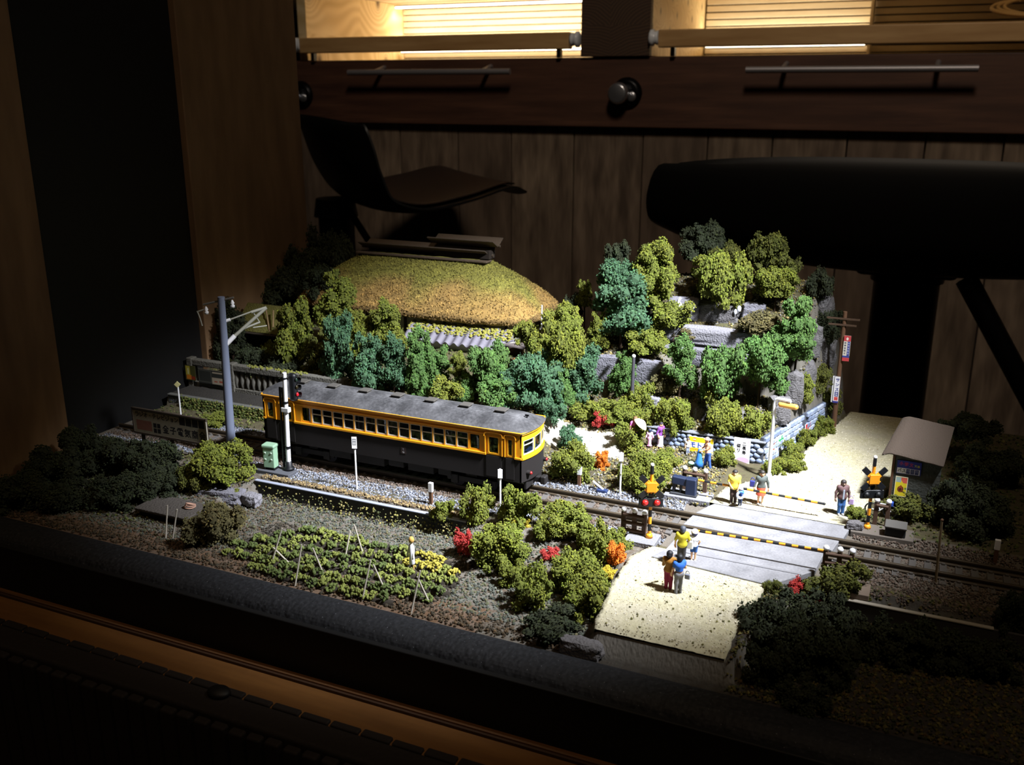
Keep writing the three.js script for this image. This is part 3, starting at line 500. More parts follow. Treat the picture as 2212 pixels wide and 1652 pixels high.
{ // white streaks on the upper rocks
  const o = thing('splash', 'white painted water splash on the dark rocks below the hilltop', 'water', -53.4, 45, 97.2);
  part('streak', join([tube([[0, 3.4, 0], [-0.6, 1.6, -0.4], [-0.2, 0, -0.7], [-1.6, -1.8, -0.8]], 0.55, 14, 6), tube([[-0.2, 1.4, -0.3], [1, -0.4, -0.7], [0.4, -2.4, -0.9]], 0.45, 14, 6), tube([[6, 1, 0.4], [5.2, -1, -0.2], [4.4, -2, -0.4]], 0.25, 12, 6)]), mat(0xdfe2ea, 0.6), o);
  const p = thing('splash', 'white painted patch on the rock right of the hilltop tree', 'water', -30.6, 45.4, 99.6);
  part('streak', join([new THREE.IcosahedronGeometry(1, 2).scale(0.8, 1.3, 0.3), new THREE.IcosahedronGeometry(0.8, 2).scale(0.8, 1.4, 0.3).translate(-1.3, -1.3, 0.3)]), mat(0xd5d9e4, 0.6), p);
}
rockThing('grey rocks above the stone cistern', -176, -5.6, -35, 16, 5, 6, 0, 0.2);
rockThing('small pale rock beside the rocks above the cistern', -164.5, -5.6, -33.4, 6, 4, 4, 2);
rockThing('dark bank stone under the front edge of the sand road', -32, -6.6, -71.5, 10, 5, 4, 1);
// ---------------------------------------------------------------- plants: knobbly foam foliage
function foliageGeo(sd, lobes, crumbs, tall, grain = 1) {
  seed(sd); const L = [];
  for (let i = 0; i < lobes; i++) { // lobes crowd the outside of an uneven dome
    const a = rr(0, 6.283), y = tall ? rr(-0.85, 0.9) : rr(-0.55, 0.6), w = tall ? 0.74 - 0.34 * Math.max(0, y) : 0.8 * Math.sqrt(Math.max(0.15, 1 - 1.4 * Math.max(0, y) ** 2));
    const rad = w * Math.sqrt(rr(0.3, 1.15)); L.push([Math.cos(a) * rad, y * (tall ? 1 : 0.8), Math.sin(a) * rad, rr(0.13, 0.27)]);
  }
  L.push([0, -0.15, 0, tall ? 0.42 : 0.48], [0.12, 0.15, -0.1, 0.34]); if (tall) L.push([0.05, -0.55, 0.1, 0.36]);
  const pos = [], col = [], v = new THREE.Vector3(), q = new THREE.Quaternion(), e = new THREE.Euler();
  const oct = new THREE.OctahedronGeometry(1, 0).attributes.position, ico = new THREE.IcosahedronGeometry(1, 0).attributes.position, total = L.reduce((a, b) => a + b[3] * b[3], 0);
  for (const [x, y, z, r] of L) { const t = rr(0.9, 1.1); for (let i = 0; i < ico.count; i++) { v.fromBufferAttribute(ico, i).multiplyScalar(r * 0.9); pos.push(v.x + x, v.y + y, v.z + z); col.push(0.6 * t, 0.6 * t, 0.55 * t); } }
  for (const b of L) {
    const tone = rr(0.82, 1.16), warm = rr(0.92, 1.1);
    for (let n = 0, tries = 0; n < crumbs * b[3] * b[3] / total && tries < 4000; tries++) {
      const th = rr(0, 6.283), cz = rr(-0.8, 1), sn = Math.sqrt(1 - cz * cz), k = b[3] * rr(0.88, 1.22), x = b[0] + sn * Math.cos(th) * k, y = b[1] + cz * k, z = b[2] + sn * Math.sin(th) * k;
      let inside = false; for (const o of L) if (o !== b && Math.hypot(x - o[0], y - o[1], z - o[2]) < o[3] * 0.86) { inside = true; break; }
      if (inside) continue;
      n++; const s = rr(0.027, 0.06) * grain; q.setFromEuler(e.set(rr(0, 6.3), rr(0, 6.3), rr(0, 6.3))); const jit = [0, 1, 2].map(() => rr(0.55, 1.45)), g = tone * rr(0.75, 1.25), w = rnd() < 0.06 ? 1.35 : 1, bl = rr(0.8, 1.1);
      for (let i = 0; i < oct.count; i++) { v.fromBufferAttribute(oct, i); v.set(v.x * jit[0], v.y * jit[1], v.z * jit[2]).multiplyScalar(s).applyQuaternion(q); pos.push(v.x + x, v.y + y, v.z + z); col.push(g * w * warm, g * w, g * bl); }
    }
  }
  const g = new THREE.BufferGeometry(); g.setAttribute('position', new THREE.Float32BufferAttribute(pos, 3)); g.setAttribute('color', new THREE.Float32BufferAttribute(col, 3)); g.computeVertexNormals(); g.computeBoundingBox();
  const bb = g.boundingBox; g.translate(0, -bb.min.y, 0); const H = bb.max.y - bb.min.y, W = (bb.max.x - bb.min.x + bb.max.z - bb.min.z) / 2; g.scale(1 / W, 1 / H, 1 / W); return inMetres(g); // one mm wide and high, base at 0
}
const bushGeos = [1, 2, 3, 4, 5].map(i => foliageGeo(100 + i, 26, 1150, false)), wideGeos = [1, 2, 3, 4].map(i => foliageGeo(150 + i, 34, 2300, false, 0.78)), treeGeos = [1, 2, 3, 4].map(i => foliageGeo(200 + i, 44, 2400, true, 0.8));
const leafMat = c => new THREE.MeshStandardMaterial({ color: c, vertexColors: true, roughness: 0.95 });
const LEAF = { o: leafMat(0x666e22), g: leafMat(0x4c6c33), b: leafMat(0x406245), d: leafMat(0x2b331c), e: leafMat(0x53571c), u: leafMat(0x5c5634), r: leafMat(0xa5302c), a: leafMat(0xd9781f), y: leafMat(0xb9a52e) };  // d and e: darker foliage, shade of the unlit plants in the colour
const barkMat = mat(0x3d2c1e, 0.9);
const PLANTS = [
['d',-233.0,35.6,118.0,22.7,27.3,22.8,'dark tree behind the left end of the thatched roof, tallest one there'],
['d',-243.7,29.9,112.0,21.6,25.0,22.2,'dark tree second from the left behind the thatched house'],
['d',-254.0,23.4,104.0,25.0,20.4,21.4,'dark rounded tree leftmost of those behind the thatched house'],
['d',-223.8,29.1,100.0,18.6,17.5,21.0,'dark low tree tucked against the left hip of the thatched roof'],
['d',-279.3,9.3,60.0,21.5,24.8,9.3,'dark round tree standing alone before the black wall panel'],
['d',-247.8,9.3,60.0,17.8,26.2,9.3,'dim olive tree behind the grey catenary pole'],
['o',-210.3,10.4,56.0,18.0,30.1,9.0,'olive tree lit from the right beside the mossy hut'],
['o',-225.3,11.0,58.0,9.2,10.2,9.6,'small olive bush in front of the mossy hut'],
['o',-197.5,24.7,72.0,19.3,25.4,13.7,'olive tree against the left end of the thatched roof'],
['o',-169.3,20.8,64.0,16.6,21.4,19.0,'olive tree below the left eave of the thatched roof'],
['o',-181.2,18.6,62.0,13.8,15.7,12.3,'olive bush between the teal tree and the thatched eave'],
['b',-181.7,10.2,47.0,14.4,28.7,7.4,'slim blue-green tree left of the pair behind the railcar roof'],
['b',-164.5,11.2,42.0,14.9,22.3,11.2,'blue-green tree, left of the broad pair behind the railcar roof'],
['b',-153.4,11.7,43.0,12.9,22.1,11.7,'blue-green tree, right of the broad pair behind the railcar roof'],
['g',-142.7,13.6,45.0,11.3,23.8,13.5,'narrow green tree left of the white house wall'],
['g',-138.3,12.6,36.0,8.9,10.7,9.0,'small green shrub just behind the middle of the railcar roof'],
['o',-125.1,14.4,34.0,13.1,9.6,8.0,'low bright olive shrub spreading behind the railcar roof'],
['o',-127.3,18.6,48.0,8.1,10.8,14.6,'small olive shrub before the white house wall'],
['g',-112.4,18.4,44.0,15.8,17.6,13.0,'full green tree under the corrugated eave'],
['g',-105.3,15.5,35.0,13.7,10.3,8.5,'green shrub below the full tree under the corrugated eave'],
['b',-99.3,17.3,56.0,15.2,14.3,17.1,'blue-green tree right of the corrugated eave'],
['b',-94.5,13.1,47.0,18.3,19.2,13.1,'large blue-green tree behind the front end of the railcar'],
['b',-87.5,8.7,46.0,10.4,9.5,5.5,'blue-green shrub touching the front corner of the railcar roof'],
['b',-83.7,11.5,68.0,15.4,20.0,10.0,'blue-green tree left of the dark telegraph pole'],
['o',-90.5,24.0,64.0,17.1,19.7,15.0,'yellow-olive tree right of the farmhouse doorway'],
['o',-92.8,34.4,72.0,14.5,12.7,18.1,'yellow-olive tree under the right hip of the thatched roof'],
['o',-98.4,27.7,62.0,9.9,10.8,19.0,'small yellow-olive shrub in front of the farmhouse doorway'],
['d',-102.5,34.0,108.0,9.9,9.9,18.4,'dark green shrub at the right hip of the thatched roof'],
['o',-96.8,38.1,106.0,8.2,11.8,18.4,'small yellow-olive tree between the farmhouse and the hill'],
['b',-74.0,30.2,86.0,21.8,27.7,27.9,'big blue-green tree on the left of the terraced hill'],
['b',-79.2,49.4,94.0,16.4,13.0,31.5,'blue-green tree top above the big blue-green tree'],
['d',-81.5,58.1,102.0,8.7,10.4,39.8,'dark green tree crown highest on the left of the hill'],
['o',-81.9,28.0,82.0,9.2,13.9,26.3,'yellow-olive shrub left of the big blue-green tree'],
['o',-61.3,28.6,82.0,15.4,10.0,26.3,'yellow-olive shrub right of the foot of the big blue-green tree'],
['o',-64.1,44.7,97.0,17.1,24.1,34.2,'tall yellow-olive tree left of the white streaked rocks'],
['e',-66.8,59.0,106.0,14.1,8.4,43.4,'dim olive tree crown behind the tall yellow-olive tree'],
['o',-54.5,37.7,93.0,20.1,10.6,28.1,'long yellow-olive shrub above the grey rock ledge'],
['d',-50.5,58.8,120.0,16.2,16.2,53.0,'dark green tree at the very top of the hill'],
['e',-40.5,54.8,116.0,14.1,13.1,51.4,'dim olive tree between the hilltop trees'],
['o',-37.9,45.3,103.0,19.2,20.1,41.3,'yellow-olive tree in the middle of the hilltop'],
['o',-45.5,52.8,108.0,12.1,11.1,45.4,'small yellow-olive tree left of the middle hilltop tree'],
['e',-25.5,58.1,117.0,15.7,14.8,51.9,'dim olive tree on the right of the hilltop'],
['e',-16.2,51.4,115.0,13.7,14.6,51.0,'dim olive tree at the right edge of the hilltop'],
['o',-18.2,50.5,106.0,16.2,10.8,43.8,'spreading olive shrub on the right of the hilltop'],
['u',-23.1,37.4,99.2,18.9,9.3,37.4,'dull golden ground shrub above the right of the rock ledge'],
['g',-6.6,38.5,90.0,13.8,15.5,22.8,'green tree at the right shoulder of the hill'],
['g',-8.3,30.7,86.0,18.1,12.9,14.9,'broad green tree below the right shoulder of the hill'],
['g',-16.9,23.2,76.0,16.9,17.1,14.2,'green tree third from the left in the middle terrace row'],
['g',-29.8,16.9,74.0,20.3,20.8,14.1,'wide green tree second from the left in the middle terrace row'],
['g',-46.4,18.0,75.0,12.7,19.4,14.1,'green tree leftmost in the middle terrace row'],
['g',-11.0,20.6,77.0,9.9,10.2,14.3,'small green tree rightmost in the middle terrace row'],
['o',-44.0,5.2,60.0,15.1,12.4,5.2,'rounded olive shrub left above the cobble wall'],
['o',-27.5,6.4,63.0,17.0,14.9,6.4,'rounded olive shrub in the middle above the cobble wall'],
['o',-14.5,7.4,62.0,13.3,11.0,6.8,'rounded olive shrub at the corner above the cobble wall'],
['o',-3.8,14.1,88.0,11.5,10.5,14.1,'olive shrub above the block wall behind the lamp'],
['e',1.1,13.4,105.0,9.1,10.9,13.4,'dim olive shrub high above the far block wall'],
['o',-5.2,-0.5,49.1,8.0,5.8,-0.5,'olive shrub at the foot of the white street lamp'],
['o',-2.2,-1.0,69.2,8.8,6.7,-1.0,'olive shrub below the block wall, second along the road'],
['o',1.3,-1.0,83.8,8.7,7.0,-1.0,'olive shrub below the block wall, third along the road'],
['o',5.1,-1.0,98.2,8.6,7.2,-1.0,'olive shrub at the foot of the utility pole'],
['e',5.4,2.9,112.0,9.2,11.1,-1.0,'dim olive shrub behind the utility pole'],
['d',-2.7,47.8,116.0,10.9,12.7,47.8,'dark shrub highest on the right cliff of the hill'],
['d',2.2,31.7,122.0,9.3,13.0,31.7,'dark shrub lowest on the right cliff behind the utility pole'],
['d',0.0,31.5,114.0,9.1,12.8,31.5,'dark shrub in the middle of the right cliff of the hill'],
['g',-68.4,12.7,74.0,10.9,16.3,12.7,'green shrub left of the dark telegraph pole on the slope'],
['o',-65.4,6.6,62.0,15.9,8.8,6.2,'low olive shrub at the foot of the telegraph pole'],
['o',-78.8,5.4,62.0,13.4,8.6,5.4,'low olive shrub behind the white gravel path'],
['r',-70.9,5.3,58.0,7.9,5.6,4.2,'red shrub behind the white gravel path'],
['o',-57.9,1.3,47.6,13.6,10.2,1.3,'olive shrub left of the woman with the parasol'],
['b',-78.4,0.5,41.8,8.6,8.2,0.5,'small dark teal shrub on the white gravel path'],
['o',-68.2,-1.3,18.8,16.0,12.0,-1.3,'olive shrub between the railcar front and the orange bush'],
['a',-61.6,-0.5,30.0,4.9,6.5,-0.5,'orange shrub behind the track beside the white gravel path'],
['o',-44.3,-0.0,25.8,17.4,10.3,-0.0,'wide olive shrub in front of the kimono women'],
['o',-48.2,-0.8,17.1,9.3,8.5,-0.8,'olive shrub behind the slim white post'],
['o',-40.7,0.3,39.1,9.5,6.2,0.3,'small olive shrub left of the blue cart'],
['o',-40.0,-0.8,16.8,12.3,6.5,-0.8,'low olive shrub directly behind the near crossing sign'],
['o',-21.8,0.5,46.7,7.5,7.5,0.5,'small round olive shrub between the two posters'],
['o',23.7,-0.5,23.4,6.5,4.0,-0.5,'tiny olive shrub at the feet of the man in brown'],
['e',39.5,-0.5,29.6,13.0,7.2,-0.5,'dim olive shrub before the bus shelter wall'],
['d',50.1,-0.5,32.8,12.9,14.4,-0.5,'dark shrub against the right wall of the bus shelter'],
['d',55.1,7.8,88.0,18.1,9.9,-1.0,'dark spreading shrub behind the roof of the bus shelter'],
['d',58.5,-0.5,27.5,18.2,12.6,-0.5,'dark shrub by the rails right of the bus shelter'],
['d',63.3,-1.0,71.5,18.9,12.6,-1.0,'dark shrub farthest right, level with the bus shelter wall'],
['o',-85.0,-2.6,-22.5,10.2,11.7,-2.6,'olive shrub left of the short white track post'],
['o',-71.8,-2.3,-19.1,13.0,11.9,-2.3,'olive shrub right of the short white track post'],
['o',-55.4,-2.0,-19.2,14.2,8.8,-2.0,'olive shrub before the track left of the white-capped fence'],
['o',-60.4,-2.8,-24.8,8.4,7.0,-2.8,'small olive shrub below the track edge bushes'],
['o',-69.5,-6.9,-38.6,17.1,11.2,-6.9,'wide olive shrub beside the red bush'],
['o',-44.2,-3.8,-29.3,12.2,11.1,-3.8,'olive shrub left of the orange bush'],
['o',-38.1,-2.8,-24.2,7.9,6.8,-2.8,'olive shrub under the white-capped fence'],
['o',-43.8,-7.2,-43.0,15.6,11.1,-7.2,'olive shrub above the bank left of the sand road'],
['o',-36.6,-8.2,-53.4,13.1,11.2,-8.2,'olive shrub at the left edge of the sand road front'],
['o',-52.3,-8.2,-54.8,12.1,11.7,-8.2,'olive shrub at the right end of the crop field'],
['r',-82.4,-6.7,-37.4,6.7,7.3,-6.7,'red shrub at the upper right of the crop field'],
['r',-55.3,-5.1,-32.9,5.7,3.8,-5.1,'small red shrub between two olive shrubs'],
['a',-36.8,-3.8,-30.3,6.7,6.7,-3.8,'orange shrub beside the sand road'],
['y',-36.1,-5.6,-36.4,5.9,3.9,-5.6,'yellow-orange shrub below the orange one at the sand road'],
['y',-70.7,-2.3,-20.5,5.8,3.7,-2.3,'yellow flowering shrub before the short white track post'],
['o',-181.7,-3.3,-28.1,21.9,13.3,-3.3,'broad olive shrub right of the billboard'],
['e',-185.0,-4.9,-36.9,9.5,9.5,-4.9,'dim olive shrub below the billboard'],
['u',-156.9,-8.2,-60.2,15.9,13.7,-8.2,'dull olive shrub right of the stone cistern'],
['o',-172.0,-5.9,-34.2,6.6,3.5,-5.9,'tiny grass tuft on the rocks above the cistern'],
['o',-219.7,-2.0,14.9,14.0,4.5,-2.0,'low olive shrub behind the rails left of the railcar'],
['d',-205.0,-4.4,-35.4,18.0,13.1,-4.4,'dark shrub left of the billboard post, nearest the lit olive shrub'],
['d',-223.1,-4.6,-35.8,16.7,13.3,-4.6,'dark shrub under the left half of the billboard'],
['d',-237.9,-4.4,-35.6,15.2,15.2,-4.4,'dark shrub under the left corner of the billboard'],
['d',-237.6,-6.7,-48.6,18.1,13.1,-6.7,'dark shrub third from the left at the left end'],
['d',-235.2,-8.2,-63.6,17.3,11.0,-8.2,'dark shrub leftmost of all at the left end, near the rim'],
['d',-221.1,-7.9,-58.7,17.3,11.0,-7.9,'dark shrub second from the left near the rim'],
['d',-205.8,-7.4,-53.1,17.2,11.0,-7.4,'dark shrub near the rim left of the stone cistern'],
['d',-195.6,-5.9,-43.3,14.3,9.5,-5.9,'dark shrub directly behind the stone cistern'],
['e',25.2,-4.6,-22.8,12.5,10.5,-4.6,'dim olive shrub below the right end of the near gate'],
['e',8.0,-2.0,-31.7,4.7,4.0,-2.0,'small olive shrub left of the red shrub by the road'],
['r',11.7,-4.6,-24.7,5.6,4.6,-4.6,'bright red shrub at the right edge of the sand road'],
['e',17.3,-4.9,-23.4,6.3,4.6,-4.9,'dim yellow-green shrub between the two red shrubs'],
['r',18.3,-7.7,-25.9,7.6,4.3,-7.7,'darker red shrub behind the dark shrubs front right'],
['a',9.8,-7.9,-40.3,2.9,6.3,-7.9,'thin orange shrub among the dark shrubs front right'],
['d',8.3,-7.9,-49.7,13.0,11.8,-7.9,'dark shrub leftmost in the front right clump, against the sand road'],
['d',15.7,-8.2,-36.0,13.4,9.8,-8.2,'dark shrub under the darker red shrub in the front right clump'],
['d',18.6,-8.2,-53.5,14.9,12.6,-8.2,'large dark shrub in the centre of the front right clump'],
['d',12.8,-8.2,-65.3,10.5,10.5,-8.2,'dark shrub lowest at the left of the front right clump'],
['d',25.4,-8.2,-36.4,13.2,10.2,-8.2,'dark shrub second right of the darker red shrub at the front right'],
['d',26.5,-8.2,-55.5,14.0,11.2,-8.2,'large dark shrub right of centre low in the front right clump'],
['d',34.9,-8.2,-41.5,13.4,9.9,-8.2,'dark shrub below the wall, first right of the front right clump'],
['d',44.7,-8.2,-41.6,13.2,9.7,-8.2,'dark shrub below the wall, second right of the front right clump'],
['d',54.1,-8.2,-39.1,11.9,9.1,-8.2,'dark shrub below the wall, third right of the front right clump'],
['d',62.2,-8.2,-40.6,11.2,10.0,-8.2,'dark shrub below the wall, fourth right of the front right clump'],
['d',66.3,-5.9,-23.6,8.2,12.9,-5.9,'dark upright shrub at the far right edge above the wall'],
['d',22.1,-8.2,-70.9,10.6,6.4,-8.2,'small dark shrub nearest the rim under the front right clump'],
['o',-96.0,-3.0,-24.7,7.1,6.2,-3.0,'small olive shrub at the right end of the field wall'],
['o',-61.8,-8.2,-46.6,7.9,7.3,-8.2,'olive shrub between the crop field and the shrub clump'],
['d',-41.6,-8.2,-66.1,13.2,7.2,-8.2,'dark low shrub on the bank below the olive shrubs'],
['o',-59.1,9.9,68.0,10.6,10.6,9.7,'small olive shrub right of the telegraph pole'],
['o',-55.9,4.5,60.0,9.4,7.7,4.5,'small olive shrub above the parasol'],
['d',-211.2,6.4,50.0,15.9,11.9,6.4,'dark shrub above the balustrade under the lit olive tree'],
['d',-230.5,7.0,52.0,14.2,12.2,7.0,'dark shrub above the balustrade behind the catenary pole'],
['e',-196.8,7.6,54.0,13.8,19.8,7.6,'dim olive shrub left of the slim blue-green tree'],
['g',-137.7,14.4,50.0,11.4,15.6,14.4,'green tree right of the narrow green tree before the house wall'],
['g',-120.7,12.6,42.0,10.3,11.7,12.0,'green shrub left of the full tree under the corrugated eave'],
['b',-101.9,13.1,42.0,10.8,14.3,12.0,'blue-green tree left of the large one behind the railcar front'],
['g',-86.9,10.2,54.0,10.2,14.8,6.6,'narrow green tree between the two blue-green trees left of the pole'],
['o',-108.3,29.7,70.0,10.3,10.3,19.0,'small yellow-olive shrub beside the corrugated roof end'],
['o',-49.1,9.1,68.0,8.1,6.3,9.0,'tiny olive shrub on the pale rounded rock'],
['u',-38.2,42.5,105.1,12.9,7.4,42.5,'dull golden tuft under the middle hilltop tree'],
['u',-51.8,14.6,76.9,10.7,8.2,14.6,'dull golden tuft left of the terrace trees'],
['u',-50.4,32.5,96.4,11.1,5.5,32.5,'dull golden tuft on the long rock ledge'],
['o',0.7,-0.5,54.6,8.1,6.5,-0.5,'olive shrub at the road edge right of the street lamp']
];
seed(77);
PLANTS.forEach(([k, s, y, t, w, h, g0, label, group], i) => {
  const isTree = h > 13.5, name = isTree ? 'tree' : 'shrub', gap = y - g0;
  const o = thing(name, label, name, s, g0, t, 0, group);
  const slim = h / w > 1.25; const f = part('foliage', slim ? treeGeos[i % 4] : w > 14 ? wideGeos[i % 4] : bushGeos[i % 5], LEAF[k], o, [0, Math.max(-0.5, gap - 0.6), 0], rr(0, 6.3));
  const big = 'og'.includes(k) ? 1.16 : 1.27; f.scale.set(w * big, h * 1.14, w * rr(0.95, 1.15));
  const top = Math.max(h * 0.4, gap + h * 0.45); part(isTree ? 'trunk' : 'stem', tube([[0, -0.6, 0], [0.2, top * 0.5, 0.15], [0, top, 0]], clamp(h * 0.03, 0.25, 0.6), 8, 6), barkMat, o);
});
// rows of crops in the field: every plant is one
{
  const leaf = new THREE.SphereGeometry(1, 7, 5); seed(91);
  const cropGeo = n => { seed(300 + n); const list = []; for (let i = 0; i < 26; i++) { const a = rr(0, 6.3), r = Math.sqrt(rnd()) * 1.75, y = 1.5 - r * r * 0.28 + rr(-0.2, 0.3); list.push(leaf.clone().scale(rr(0.34, 0.6), rr(0.2, 0.34), rr(0.34, 0.6)).rotateX(rr(-0.7, 0.7)).rotateZ(rr(-0.7, 0.7)).translate(Math.cos(a) * r, y, Math.sin(a) * r)); } return inMetres(join(list)); };
  const stemG = inMetres(join([0, 1, 2].map(k => bar([0, -0.4, 0], [Math.cos(k * 2.1) * 0.8, 1.3, Math.sin(k * 2.1) * 0.8], 0.12)))), geos = [0, 1, 2].map(cropGeo), tones = ['#676f2e', '#56632a', '#747c36', '#4a5826', '#9a9036'].map(c => mat(c, 0.8));
  const rows = [[-43, -136, -84], [-48.5, -141, -79], [-54, -146, -77], [-59.5, -150, -76], [-65, -148, -79], [-70, -136, -88]]; seed(92);
  rows.forEach(([t, a, b], r) => { for (let s = a; s < b; s += 3.25) { const o = thing('crop_plant', ['leafy green plant in the crop row nearest the field wall', 'leafy green plant in the second crop row from the wall', 'leafy green plant in the third crop row from the wall', 'leafy green plant in the fourth crop row from the wall', 'leafy green plant in the second crop row from the rim', 'leafy green plant in the crop row nearest the rim'][r], 'plant', s + rr(-0.5, 0.5), ground(s, t) - 0.1, t + rr(-0.6, 0.6), rr(0, 6.3), `crop row ${r + 1} of the field`); const k = Math.floor(rnd() * 3), q = r < 2 && s > -100 ? 2 + 2 * Math.floor(rnd() * 2) : Math.floor(rnd() * 4); part('leaves', geos[k], tones[q], o).scale.set(rr(0.85, 1.15), rr(1.2, 1.7), rr(0.8, 1.05)); part('stem', stemG, tones[3], o); } });
  // ridges of earth under the rows
  rows.forEach(([t, a, b]) => { const g = tube(Array.from({ length: 9 }, (_, i) => [mix(a - 2, b + 1, i / 8), -8.2, t]), 1.3, 30, 8).scale(1, 1, 1); struct('earth_ridge', g, mat(0x2c261d, 0.95)); });
}
// ---------------------------------------------------------------- the railcar
{
  const SF = -75.4, SR = -176.3, LEN = SF - SR, HW = 9.3, BULGE = 2.0, C = (SF + SR) / 2;
  const o = thing('railcar', 'orange and dark brown electric railcar with a dusty grey roof', 'train', C, 0, 0);
  const orange = mat(0xeba01c, 0.45), brown = mat(0x0f0806, 0.8), roofMat = mat(0xffffff, 0.8, { map: dataTex(256, 256, (u, v) => { const k = 66 + 40 * tn(u, v, 6, 6, 3) + 26 * tn(u, v, 30, 30, 5) + 16 * tn(u, v, 90, 90, 6); return [k, k, k + 2]; }), bumpMap: grainBump, bumpScale: 0.00008 });
  const glass = new THREE.MeshPhysicalMaterial({ color: 0xd8e2ea, roughness: 0.03, transmission: 1, thickness: 0 }), sash = mat(0xcfcabc, 0.5), inner = mat(0x171312, 0.9), under = mat(0x141110, 0.7);
  const hole = (sh, a, b, y0, y1, r = 0.25) => { const p = new THREE.Path(); p.moveTo(a + r, y0); p.lineTo(b - r, y0); p.quadraticCurveTo(b, y0, b, y0 + r); p.lineTo(b, y1 - r); p.quadraticCurveTo(b, y1, b - r, y1); p.lineTo(a + r, y1); p.quadraticCurveTo(a, y1, a, y1 - r); p.lineTo(a, y0 + r); p.quadraticCurveTo(a, y0, a + r, y0); sh.holes.push(p); };
  const rect = (a, b, y0, y1) => { const sh = new THREE.Shape(); sh.moveTo(a, y0); sh.lineTo(b, y0); sh.lineTo(b, y1); sh.lineTo(a, y1); sh.closePath(); return sh; };
  const ex = (sh, d, bev = 0) => new THREE.ExtrudeGeometry(sh, { depth: d, bevelEnabled: bev > 0, bevelSize: bev, bevelThickness: bev, bevelSegments: 2, curveSegments: 5 });
  // windows along the side: local s from the middle of the car
  const n = 16, w0 = -159.9 - C, w1 = -89.9 - C, pitch = (w1 - w0) / n, wins = Array.from({ length: n }, (_, i) => [w0 + i * pitch + (i === 0 ? 0 : 0.14), w0 + (i + 1) * pitch - (i === n - 1 ? 0 : 0.14), 15.4, 20.9]);
  const doors = [[-87.4 - C, -83 - C], [-167.9 - C, -163.5 - C]], cabs = [[-80.6 - C, -78.2 - C], [-174.7 - C, -171.3 - C]];
  for (const side of [-1, 1]) {
    const z = -side * HW, place = g => side < 0 ? g.translate(0, 0, HW - 0.6) : g.translate(0, 0, -HW);
    const up = rect(-LEN / 2, LEN / 2, 14.6, 23.4); wins.forEach(w => hole(up, ...w)); doors.forEach(d => hole(up, d[0] + 0.4, d[1] - 0.4, 15.1, 21, 0.5)); cabs.forEach(d => hole(up, d[0] + 0.2, d[1] - 0.2, 15.1, 21, 0.4));
    part('upper_side', place(ex(up, 0.6)), orange, o);
    part('lower_side', place(ex(rect(-LEN / 2, LEN / 2, 6.6, 14.6), 0.6)), brown, o);
    const belt = d => side < 0 ? [HW, HW + 0.35].map(x => -x) : [HW, HW + 0.35];
    const strip = (name, a, b, y0, y1, m, out = 0.35) => part(name, bx(a, b, y0, y1, side * (HW - 0.05), side * (HW + out), 0.12), m, o);
    strip('belt_rail', doors[1][1] + 0.5, doors[0][0] - 0.5, 14.35, 15.15, orange); strip('belt_rail', -LEN / 2, cabs[1][0] - 0.5, 14.35, 15.05, orange); strip('belt_rail', cabs[0][1] + 0.4, LEN / 2, 14.35, 15.05, orange);
    strip('window_header', doors[1][1] + 0.5, doors[0][0] - 0.5, 21.4, 21.9, orange, 0.25); strip('cornice', -LEN / 2, LEN / 2, 22.8, 23.5, orange, 0.5);
    for (const [d, k] of [...doors.map(d => [d, 1]), ...cabs.map(d => [d, 0])]) { // door leaf outline and the drip gutter above it
      const a = d[0] - (k ? 0.5 : 0.3), b = d[1] + (k ? 0.5 : 0.3);
      part('door', [bx(a, b, 7.2, 14.4, side * HW, side * (HW + 0.16), 0.06)], brown, o);
      const zz = side * (HW + 0.2); part('drip_gutter', tube([[a - 0.7, 20.9, zz], [a - 0.4, 21.9, zz], [a + 0.4, 22.3, zz], [b - 0.4, 22.3, zz], [b + 0.3, 21.8, zz], [b + 0.5, 20.9, zz]], 0.24, 30, 6), orange, o);
      part('door_post', [bx(a - 0.5, a - 0.1, 14.6, 21, side * HW, side * (HW + 0.28), 0.1), bx(b + 0.1, b + 0.5, 14.6, 21, side * HW, side * (HW + 0.28), 0.1)], orange, o);
      const fr = rect(d[0] + 0.1, d[1] - 0.1, 14.9, 21.2); hole(fr, d[0] + 0.55, d[1] - 0.55, 15.4, 20.7, 0.4); const f = part('door_window', ex(fr, 0.25).translate(0, 0, side < 0 ? HW - 0.1 : -HW - 0.15), k ? orange : orange, o);
      part('pane', bx(d[0] + 0.6, d[1] - 0.6, 15.5, 20.5, side * (HW - 0.35), side * (HW - 0.28)), glass, f);
    }
    wins.forEach((w, i) => {
      const end = i === 0 || i === n - 1, fr = rect(w[0], w[1], w[2], w[3]); hole(fr, w[0] + (end ? 0.45 : 0.26), w[1] - (end ? 0.45 : 0.26), w[2] + 0.4, w[3] - 0.25, 0.3);
      if (!end) { /* the sliding sash has a cross bar */ }
      const list = [ex(fr, 0.3).translate(0, 0, side < 0 ? HW - 0.42 : -HW + 0.12)]; if (!end) list.push(bx(w[0] + 0.3, w[1] - 0.3, 18.6, 18.9, side * (HW - 0.4), side * (HW - 0.15)));
      const f = part('window', list, end ? orange : sash, o); part('pane', bx(w[0] + 0.2, w[1] - 0.2, w[2] + 0.2, w[3] - 0.2, side * (HW - 0.5), side * (HW - 0.44)), glass, f);
    });
